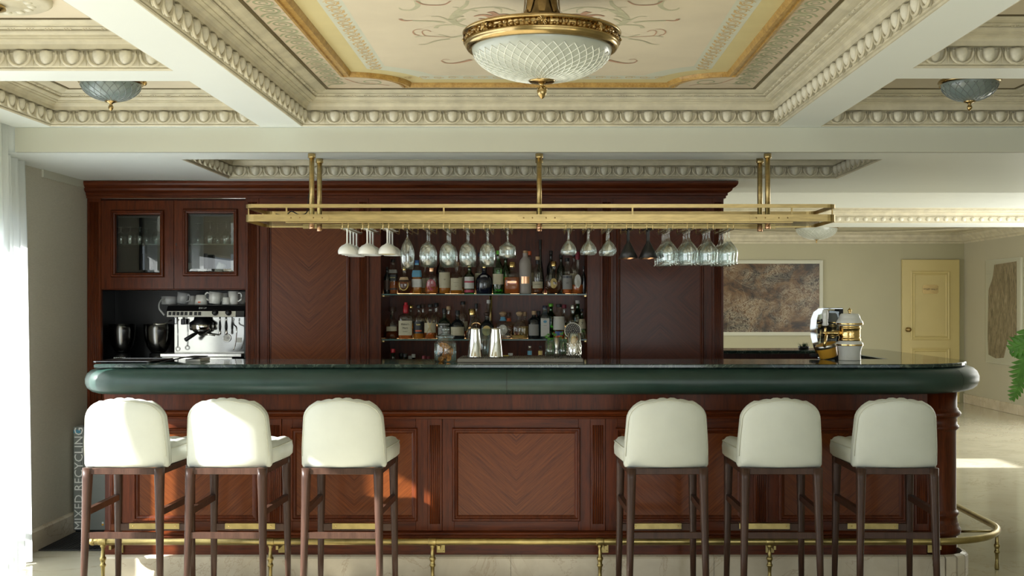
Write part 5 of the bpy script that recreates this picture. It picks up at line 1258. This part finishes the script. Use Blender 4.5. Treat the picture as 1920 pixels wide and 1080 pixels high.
# ------------------------------------------------------------------ ceiling lamps
def petals(m, c, r0, r1, z0, z1, n, wd=.8, up=.4):
    for k in range(n):
        a = 2*pi*k/n; d = Vector((math.cos(a),math.sin(a),0)); u = Vector((-math.sin(a),math.cos(a),0))*(r1*pi/n*wd)
        b = Vector(c)+d*r0+Vector((0,0,z0)); e = Vector(c)+d*r1+Vector((0,0,z1)); mid = (b+e)/2+d*.3*(r1-r0)*up
        m.add([b-u*.5,b+u*.5,mid+u,e,mid-u,mid+d*.006],[(0,1,5),(1,2,5),(2,3,5),(3,4,5),(4,0,5)],True)
def diamond(m, c, prof, n, th=.0018, k=12, twist=1.0, t0=0.0, t1=1.0):
    def at(u):
        s = u*(len(prof)-1); i = min(int(s),len(prof)-2); f = s-i
        return prof[i][0]+(prof[i+1][0]-prof[i][0])*f, prof[i][1]+(prof[i+1][1]-prof[i][1])*f
    for q in range(n):
        for s in (-1,1):
            P = []
            for j in range(k+1):
                u = t0+(t1-t0)*j/k; r, z = at(u); a = 2*pi*q/n+s*twist*u; P.append((c[0]+(r+.0008)*math.cos(a),c[1]+(r+.0008)*math.sin(a),c[2]+z-.0006))
            m.tube(P, [th*(1-.5*j/k) for j in range(k+1)], 4)
LX, LY, LZ = wx(1016,3.75), 3.75, 2.277
t = thing('ceiling_lamp', 'large gilt ceiling lamp with diamond cut frosted bowl under painted coffer', 'ceiling lamp', (LX,LY,ZP))
bp = [(.235*math.cos(a),-.110*math.sin(a)) for a in [pi/2*i/16 for i in range(16)]]+[(.012,-.110)]
bw = MB().lathe(bp, (LX,LY,LZ), 64, cap=False).build('glass_bowl', M['frosted'], t)
m = MB(); diamond(m, (LX,LY,LZ), bp, 40, .0021, 14, .95, .16, .97); m.build('cut_lines', M['cut'], bw, kind='stuff')
rg = MB().lathe([(.228,-.004),(.240,-.010),(.250,-.006),(.257,.004),(.256,.010),(.262,.014),(.252,.016),(.249,.020),(.249,.036),(.253,.039),(.263,.041),(.266,.046),(.262,.051),(.245,.056),(.15,.062),(.10,.066)], (LX,LY,LZ), 72, cap=False).build('gilt_ring', M['gilt'], t)
m = MB()
for k in range(80):
    a = 2*pi*k/80; r = .252; zz = LZ+.028+.004*math.sin(k*1.9)
    m.ball((LX+r*math.cos(a),LY+r*math.sin(a),zz), random.uniform(.006,.009), random.uniform(.006,.009), random.uniform(.005,.008), 6, 4)
m.build('leaf_garland', M['brass_d'], rg, kind='stuff')
for k in range(8):
    a = 2*pi*k/8-pi/2; c = Vector((LX+.257*math.cos(a),LY+.257*math.sin(a),LZ+.028)); n_ = Vector((math.cos(a),math.sin(a),0)); u = Vector((-math.sin(a),math.cos(a),0)); w = Vector((0,0,1)); m = MB()
    for j in range(12):
        b = 2*pi*j/12; d = u*math.cos(b)+w*math.sin(b); s = (u*-math.sin(b)+w*math.cos(b))*.003
        m.add([c+n_*.003,c+d*.010+s+n_*.006,c+d*.017+n_*.004,c+d*.010-s+n_*.006],[(0,1,2),(0,2,3)])
    m.ball(tuple(c+n_*.006), .005, .005, .005, 8, 5); m.build('rosette', M['gilt'], rg, recalc=False)
cw = MB().lathe([(.105,.060),(.100,.070),(.080,.085),(.062,.105),(.055,.13),(.050,.160),(.046,.20),(.055,.22)], (LX,LY,LZ), 32, cap=False).build('crown', M['brass_d'], t)
m = MB(); petals(m,(LX,LY,LZ),.105,.118,.062,.075,10,.7,2); petals(m,(LX,LY,LZ),.10,.065,.066,.125,10,.9,1.2); petals(m,(LX,LY,LZ),.062,.056,.11,.20,8,.8,3); m.build('acanthus_leaves', M['brass_d'], cw, recalc=False)
fn = MB().lathe([(.042,-.106),(.046,-.110),(.040,-.115),(.020,-.117),(.008,-.121),(.007,-.127),(.013,-.134),(.0165,-.143),(.0145,-.155),(.008,-.165),(.0001,-.171)], (LX,LY,LZ), 20, cap=False).build('finial', M['gilt'], t)
m = MB(); petals(m,(LX,LY,LZ),.012,.050,-.118,-.108,10,.7,.2); petals(m,(LX,LY,LZ),.008,.016,-.126,-.140,7,.8,.6); m.build('finial_leaves', M['gilt'], fn, recalc=False)
def small_lamp(X, Y, zr, R, lab, dz=.085, mat='frosted_b', zceil=ZP, n=20):
    t = thing('ceiling_lamp', lab, 'ceiling lamp', (X,Y,zceil), 0, 'small bowl ceiling lamps'); c = (X,Y,zr)
    p = [(R*math.cos(a),-dz*math.sin(a)) for a in [pi/2*i/10 for i in range(10)]]+[(.006,-dz)]
    b = MB().lathe(p, c, 32, cap=False).build('glass_bowl', M[mat], t)
    m = MB(); diamond(m, c, p, n, .0016, 8, .9, .1, .97); m.build('cut_lines', M['cut_d' if mat == 'frosted_b' else 'cut'], b, kind='stuff')
    MB().lathe([(R-.008,-.004),(R+.008,-.002),(R+.013,.006),(R+.008,.016),(R*.7,.022),(R*.6,zceil-zr-.001)], c, 32, cap=False).build('gilt_ring', M['gilt'], t)
    for k in range(3):
        a = 2*pi*k/3+.2; MB().ball((X+(R+.014)*math.cos(a),Y+(R+.014)*math.sin(a),zr+.006), .011, .011, .012, 8, 5).build('rosette', M['gilt'], t)
    MB().lathe([(.026,-dz+.004),(.028,-dz-.002),(.010,-dz-.008),(.006,-dz-.014),(.011,-dz-.022),(.012,-dz-.030),(.006,-dz-.040),(.0001,-dz-.044)], c, 14, cap=False).build('finial', M['gilt'], t)
small_lamp(wx(208,5.19),5.19,2.445,.135,'small blue grey glass bowl lamp in the left coffer, half behind a beam')
small_lamp(wx(1818,5.19),5.19,2.445,.128,'small blue grey glass bowl lamp in the right coffer, half behind a beam')
small_lamp(wx(1531,14.8),14.8,2.43,.27,'frosted bowl lamp on the far room ceiling above the brown painting',.15,'frosted',2.46,28)
X, Y = -1.93, 3.93
t = thing('ceiling_rose', 'pale plaster ceiling rose with gilt lamp stem in the top left coffer', 'ceiling rose', (X,Y,ZP))
MB().lathe([(.205,-.001),(.205,-.012),(.190,-.020),(.170,-.016),(.150,-.024),(.120,-.020),(.11,-.028),(.06,-.030),(.04,-.034)], (X,Y,ZP), 40, cap=False).build('plaster_rose', M['plaster'], t)
m = MB()
for k in range(16): a = 2*pi*k/16; m.ball((X+.135*math.cos(a),Y+.135*math.sin(a),ZP-.021), .018, .018, .009, 8, 5)
m.build('moulded_leaves', M['egg'], t)
MB().lathe([(.05,-.030),(.055,-.045),(.03,-.055),(.018,-.075),(.024,-.09),(.012,-.11),(.0001,-.12)], (X,Y,ZP), 18, cap=False).build('gilt_stem', M['gilt'], t)

# ------------------------------------------------------------------ left edge: curtain, bin, mat, low fridge
def curtain(y0, y1, x, amp, n, lab, ztop=2.55, x1=None, zcut=None, zb=.012, lean=0.0, group='sheer white curtains'):
    m = MB(); N = n*10; Z = [zb,zb+.15,.6,1.2,1.8,ztop]; vs = []; fs = []
    for j, z in enumerate(Z):
        f = 1+.35*(1-z/ztop)
        for i in range(N+1):
            u = i/N; ph = 2*pi*n*u; zz = z
            if zcut and y0+(y1-y0)*u > zcut-.02: zz = min(z, ZL-.004)
            xx = x if x1 is None else x+(x1-x)*u
            vs.append((xx+amp*f*math.sin(ph)+.25*amp*math.sin(2.3*ph+1)+lean*(1-z/ztop)*.5, y0+(y1-y0)*u+.2*amp*math.cos(ph*1.7), zz))
    for j in range(len(Z)-1):
        for i in range(N): fs.append((j*(N+1)+i,j*(N+1)+i+1,(j+1)*(N+1)+i+1,(j+1)*(N+1)+i))
    o = m.add(vs, fs, True).build('curtain', M['sheer'], recalc=False); return tag(o, lab, 'curtain')
m_, nt_, b_ = mat_base('sheer_voile'); nt_.nodes.remove(b_)
td = nt_.nodes.new('ShaderNodeBsdfTranslucent'); td.inputs[0].default_value = (.90,.94,.94,1)
dd = nt_.nodes.new('ShaderNodeBsdfDiffuse'); dd.inputs[0].default_value = (.86,.89,.88,1)
ms_ = nt_.nodes.new('ShaderNodeMixShader'); ms_.inputs[0].default_value = .55
link(nt_, dd.outputs[0], ms_.inputs[1]); link(nt_, td.outputs[0], ms_.inputs[2]); link(nt_, ms_.outputs[0], nt_.nodes['Material Output'].inputs[0]); M['sheer'] = m_
curtain(5.52,6.22,-2.728,.032,6,'sheer white curtain gathered at the left edge beside the greige wall',lean=.06,x1=-2.875,zcut=5.80)
curtain(4.95,5.40,-2.86,.03,7,'unseen sheer white curtain added to keep sun off the left bar panels',ztop=2.32)  # added out of view, blocks direct sun from the left end of the bar front
MB_f = MB().box(XL-.002,XL+.012,6.24,6.275,0,ZL).build('window_jamb', M['black'], w1)
t = thing('recycling_bin', 'tall grey recycling bin with white vertical lettering by the left wall', 'bin', (-2.76,7.05,0))
bx0, bx1, byf, bzt = wx(137.5,6.95), wx(207,6.95)+.10, 6.95, wz(800,6.95)
MB().box(bx0,bx1,byf,7.18,.02,bzt,.004).build('bin_body', M['grey_bin'], t)
MB().box(bx0+.01,bx1-.01,byf+.01,7.17,.006,.02).build('bin_foot', M['black'], t)
MB().box(bx0+.050,bx0+.052,byf-.001,byf+.001,.02,bzt-.01).build('door_gap', M['black'], t)
lettering('MIXED RECYCLING', .074, M['white_ink'], t, (wx(148.5,6.95),byf-.002,wz(897,6.95)), rot=(pi/2,-pi/2,0))
MB().box(bx0+.002,bx0+.045,byf-.0015,byf,wz(812,6.95),wz(806,6.95)).build('blue_tape', LC['sky'], t)
for z, mm in ((wz(980,6.95),'white_ink'),(wz(983.5,6.95),'yellow')): MB().box(wx(191,6.95),wx(194.5,6.95),byf-.0015,byf,z-.006,z+.005).build('sticker', M[mm], t)
t = thing('floor_mat', 'black ribbed rubber mat on the floor behind the left bar end', 'mat', (-2.55,6.7,0))
MB().box(-2.885,-2.02,6.45,6.94,.001,.008,.002).build('mat_base', M['rubber'], t)
q = MB()
for k in range(40): q.box(-2.875+k*.0212,-2.868+k*.0212,6.46,6.93,.008,.011)
q.build('ribs', M['rubber'], t, kind='stuff')
t = thing('bottle_cooler', 'low steel bottle cooler behind the left end of the bar', 'cooler', (-2.38,6.70,0))
MB().box(-2.52,-2.27,6.99,7.17,.05,.90,.004).build('casing', M['steel_b'], t); MB().box(-2.50,-2.29,6.983,6.99,.10,.86,.003).build('glass_door', M['black'], t)
MB().tube([(-2.31,6.975,.5),(-2.31,6.975,.8)], .008, 8).build('handle', M['steel'], t)
# balcony railing outside the window
t = thing('balcony_railing', 'dark railing outside the left window', 'railing', (-3.6,3,0))
MB().tube([(-3.6,.2,.62),(-3.6,6.6,.62)], .02, 6).build('handrail', M['black'], t)
q = [MB().box(-3.612,-3.588,y-.012,y+.012,0,.62).mesh('baluster', M['black'], Vector((-3.6,y,0))) for y in (1,)]
for k in range(28): put('baluster', q[0], t, (0,-2.7+k*.22,0))

# ------------------------------------------------------------------ far room: pictures and plant
def painting_mat(name, stops, scale, stretch=(1,1,1), white=None, seed=0):
    m, nt, b = mat_base(name); v = coords(nt, stretch); n1 = noise(nt, v, scale, 9, .7, 1.2)
    c = ramp(nt, n1, stops)
    if white:
        n2 = noise(nt, v, scale*2.7, 5, .75, 3.0); s = nt.nodes.new('ShaderNodeMath'); s.operation = 'SUBTRACT'; s.inputs[1].default_value = .5; link(nt, n2, s.inputs[0])
        a = nt.nodes.new('ShaderNodeMath'); a.operation = 'ABSOLUTE'; link(nt, s.outputs[0], a.inputs[0])
        n3 = noise(nt, v, scale*.7, 3); f1 = ramp(nt, a.outputs[0], [(0,(1,1,1)),(.05,(0,0,0))]); f2 = ramp(nt, n3, [(.42,(0,0,0)),(.6,(.75,.75,.75))])
        mu = nt.nodes.new('ShaderNodeMath'); mu.operation = 'MULTIPLY'; link(nt, f1, mu.inputs[0]); link(nt, f2, mu.inputs[1])
        mx = nt.nodes.new('ShaderNodeMix'); mx.data_type = 'RGBA'; link(nt, mu.outputs[0], mx.inputs[0]); link(nt, c, mx.inputs[6]); mx.inputs[7].default_value = (*white,1); c = mx.outputs[2]
    link(nt, c, b.inputs['Base Color']); b.inputs['Roughness'].default_value = .35; return m
M['art1'] = painting_mat('brown_abstract', [(.39,(.014,.007,.004)),(.46,(.06,.03,.012)),(.56,(.14,.075,.03)),(.70,(.21,.145,.08))], 3.2, (1,1,1.3), (.56,.50,.38))
M['art2'] = painting_mat('grey_drawing', [(.36,(.07,.055,.04)),(.47,(.20,.16,.115)),(.57,(.33,.26,.19)),(.70,(.46,.40,.31))], 5, (1,4,1.1))
ya = YB-.03; a0, a1, z0, z1 = wx(1300,YB), wx(1542,YB), wz(629,YB), wz(488,YB)
t = thing('framed_painting', 'large brown abstract painting in a pale frame on the back wall', 'painting', ((a0+a1)/2,YB,z0))
MB().sweep([(0,0),(0,.03),(.03,.034),(.05,.03),(.05,0)], [(a0,z0),(a1,z0),(a1,z1),(a0,z1)], True, lambda x,z,h: (x,YB-.002-h,z), pclosed=True).build('frame', M['frame_p'] if 'frame_p' in M else M['cream_paint'], t)
MB().box(a0+.045,a1-.045,YB-.02,YB-.003,z0+.045,z1-.045).build('canvas', M['art1'], t, origin=((a0+a1)/2,YB-.02,(z0+z1)/2))
q = MB()
for P, w in ((((a0+.55,1.97),(a0+.9,1.87),(a0+1.3,1.80),(a0+1.7,1.84),(a1-.06,1.97)),.012),(((a0+.5,1.86),(a0+.7,1.72),(a0+.85,1.66)),.012),
             (((a0+.62,1.32),(a0+.58,1.22),(a0+.68,1.14),(a0+.82,1.15),(a0+.93,1.26)),.014),(((a0+.50,1.36),(a0+.50,1.15),(a0+.49,1.04)),.012),
             (((a0+.6,1.62),(a0+.7,1.66),(a0+.74,1.58),(a0+.8,1.45),(a0+1.0,1.5),(a0+1.15,1.42),(a0+1.3,1.44),(a0+1.45,1.55),(a0+1.6,1.52)),.010)):
    q.tube([(p[0],YB-.0205,p[1]) for p in smooth_path([(x,z,0) for x, z in P],5)], w*.5, 4, flat=.15)
q.build('pale_brush_lines', M['paper'], t, kind='stuff')
yb0, yb1 = XR*F/(1919-CX), XR*F/(1852-CX)
t = thing('framed_drawing', 'tall grey brown drawing under acrylic on the right wall', 'drawing', (XR,(yb0+yb1)/2,.64))
MB().box(XR-.03,XR-.002,yb0,yb1,.63,2.03,.004).build('mount', M['cream_paint'], t)
MB().prism([(14.40,1.98),(15.10,1.96),(15.16,1.78),(15.30,1.62),(15.33,1.0),(15.30,.74),(15.05,.70),(14.8,.72),(14.66,.98),(14.52,.84),(14.40,.76)], 0, .003, lambda y,z,h: (XR-.031-h,y,z)).build('drawing_sheet', M['art2'], t, origin=(XR-.03,14.9,1.3))
MB().box(XR-.045,XR-.042,yb0+.01,yb1-.01,.64,2.02).build('acrylic_cover', M['acrylic'], t)
# plant reaching in from the right
PX, PY = 3.22, 6.9
t = thing('potted_plant', 'green lobed leaf plant reaching in at the right edge', 'plant', (PX,PY,0))
MB().lathe([(.0001,.002),(.13,.002),(.15,.02),(.19,.40),(.20,.42),(.185,.42),(.17,.38),(.0001,.37)], (PX,PY,0), 28, cap=False).build('pot', M['grey_china'], t)
MB().tube([(PX,PY,.37),(PX+.01,PY,.7),(PX-.01,PY,1.05)], [.03,.026,.02], 8).build('trunk', M['leaf_d'], t)
def frond(base, tip, tip2, L, Wd, nl=5):
    b, e, e2 = Vector(base), Vector(tip), Vector(tip2)
    MB().tube([tuple(p) for p in smooth_path([b,(b+e)/2+Vector((0,0,.05)),e],4)], .005, 6).build('leaf_stalk', M['leaf'], t)
    ax = (e2-e); Ln = ax.length; ax.normalize(); nn = Vector((.15,-.95,.25)); u = ax.cross(nn).normalized(); nn = u.cross(ax).normalized(); m = MB()
    vs = []
    for k in range(nl):
        s = .06+.84*k/(nl-1); lw = Wd*math.sin(pi*(.22+.72*s))
        for sd in (-1,1):
            o = e+ax*(s*Ln); d = (u*sd+ax*(.55)).normalized()
            w = ax*(Ln/nl*.52); tipd = o+d*lw+nn*(-.012)
            m.add([o-w,o+w,o+w*1.0+d*lw*.62+nn*.005,tipd,o-w*.75+d*lw*.58+nn*.005,o+d*lw*.5-nn*.004],[(0,5,4),(0,1,5),(1,2,5),(2,3,5),(3,4,5)],True)
    m.add([e-u*.006,e+u*.006,e2+ax*.02,e+nn*.004],[(0,1,3),(1,2,3),(2,0,3)])
    m.build('leaf', M['leaf'], t, recalc=False)
Yp = 6.9
pq = lambda px, py, dy=0: (wx(px,Yp+dy), Yp+dy, wz(py,Yp+dy))
frond((PX,PY,1.05), pq(1935,640,-.1), pq(1893,655,-.1), .2, .09)
frond((PX,PY,1.0), pq(1925,665,-.05), pq(1906,716,-.05), .2, .085, 6)
frond((PX,PY,1.0), pq(1925,618,0), pq(1903,668,0), .2, .08)
frond((PX,PY,.95), pq(1917,706,-.05), pq(1898,751,-.05), .2, .06, 6)
frond((PX,PY,.95), pq(1932,690,0), pq(1909,714,0), .2, .05)
for k in range(7):
    a = -1.2+2.6*k/6; frond((PX,PY,1.02), (PX+.28*math.cos(a)+.06,PY+.3*math.sin(a),1.2+.06*(k%3)), (PX+.52*math.cos(a)+.06,PY+.55*math.sin(a),1.05+.08*(k%2)), .3, .12, 7)
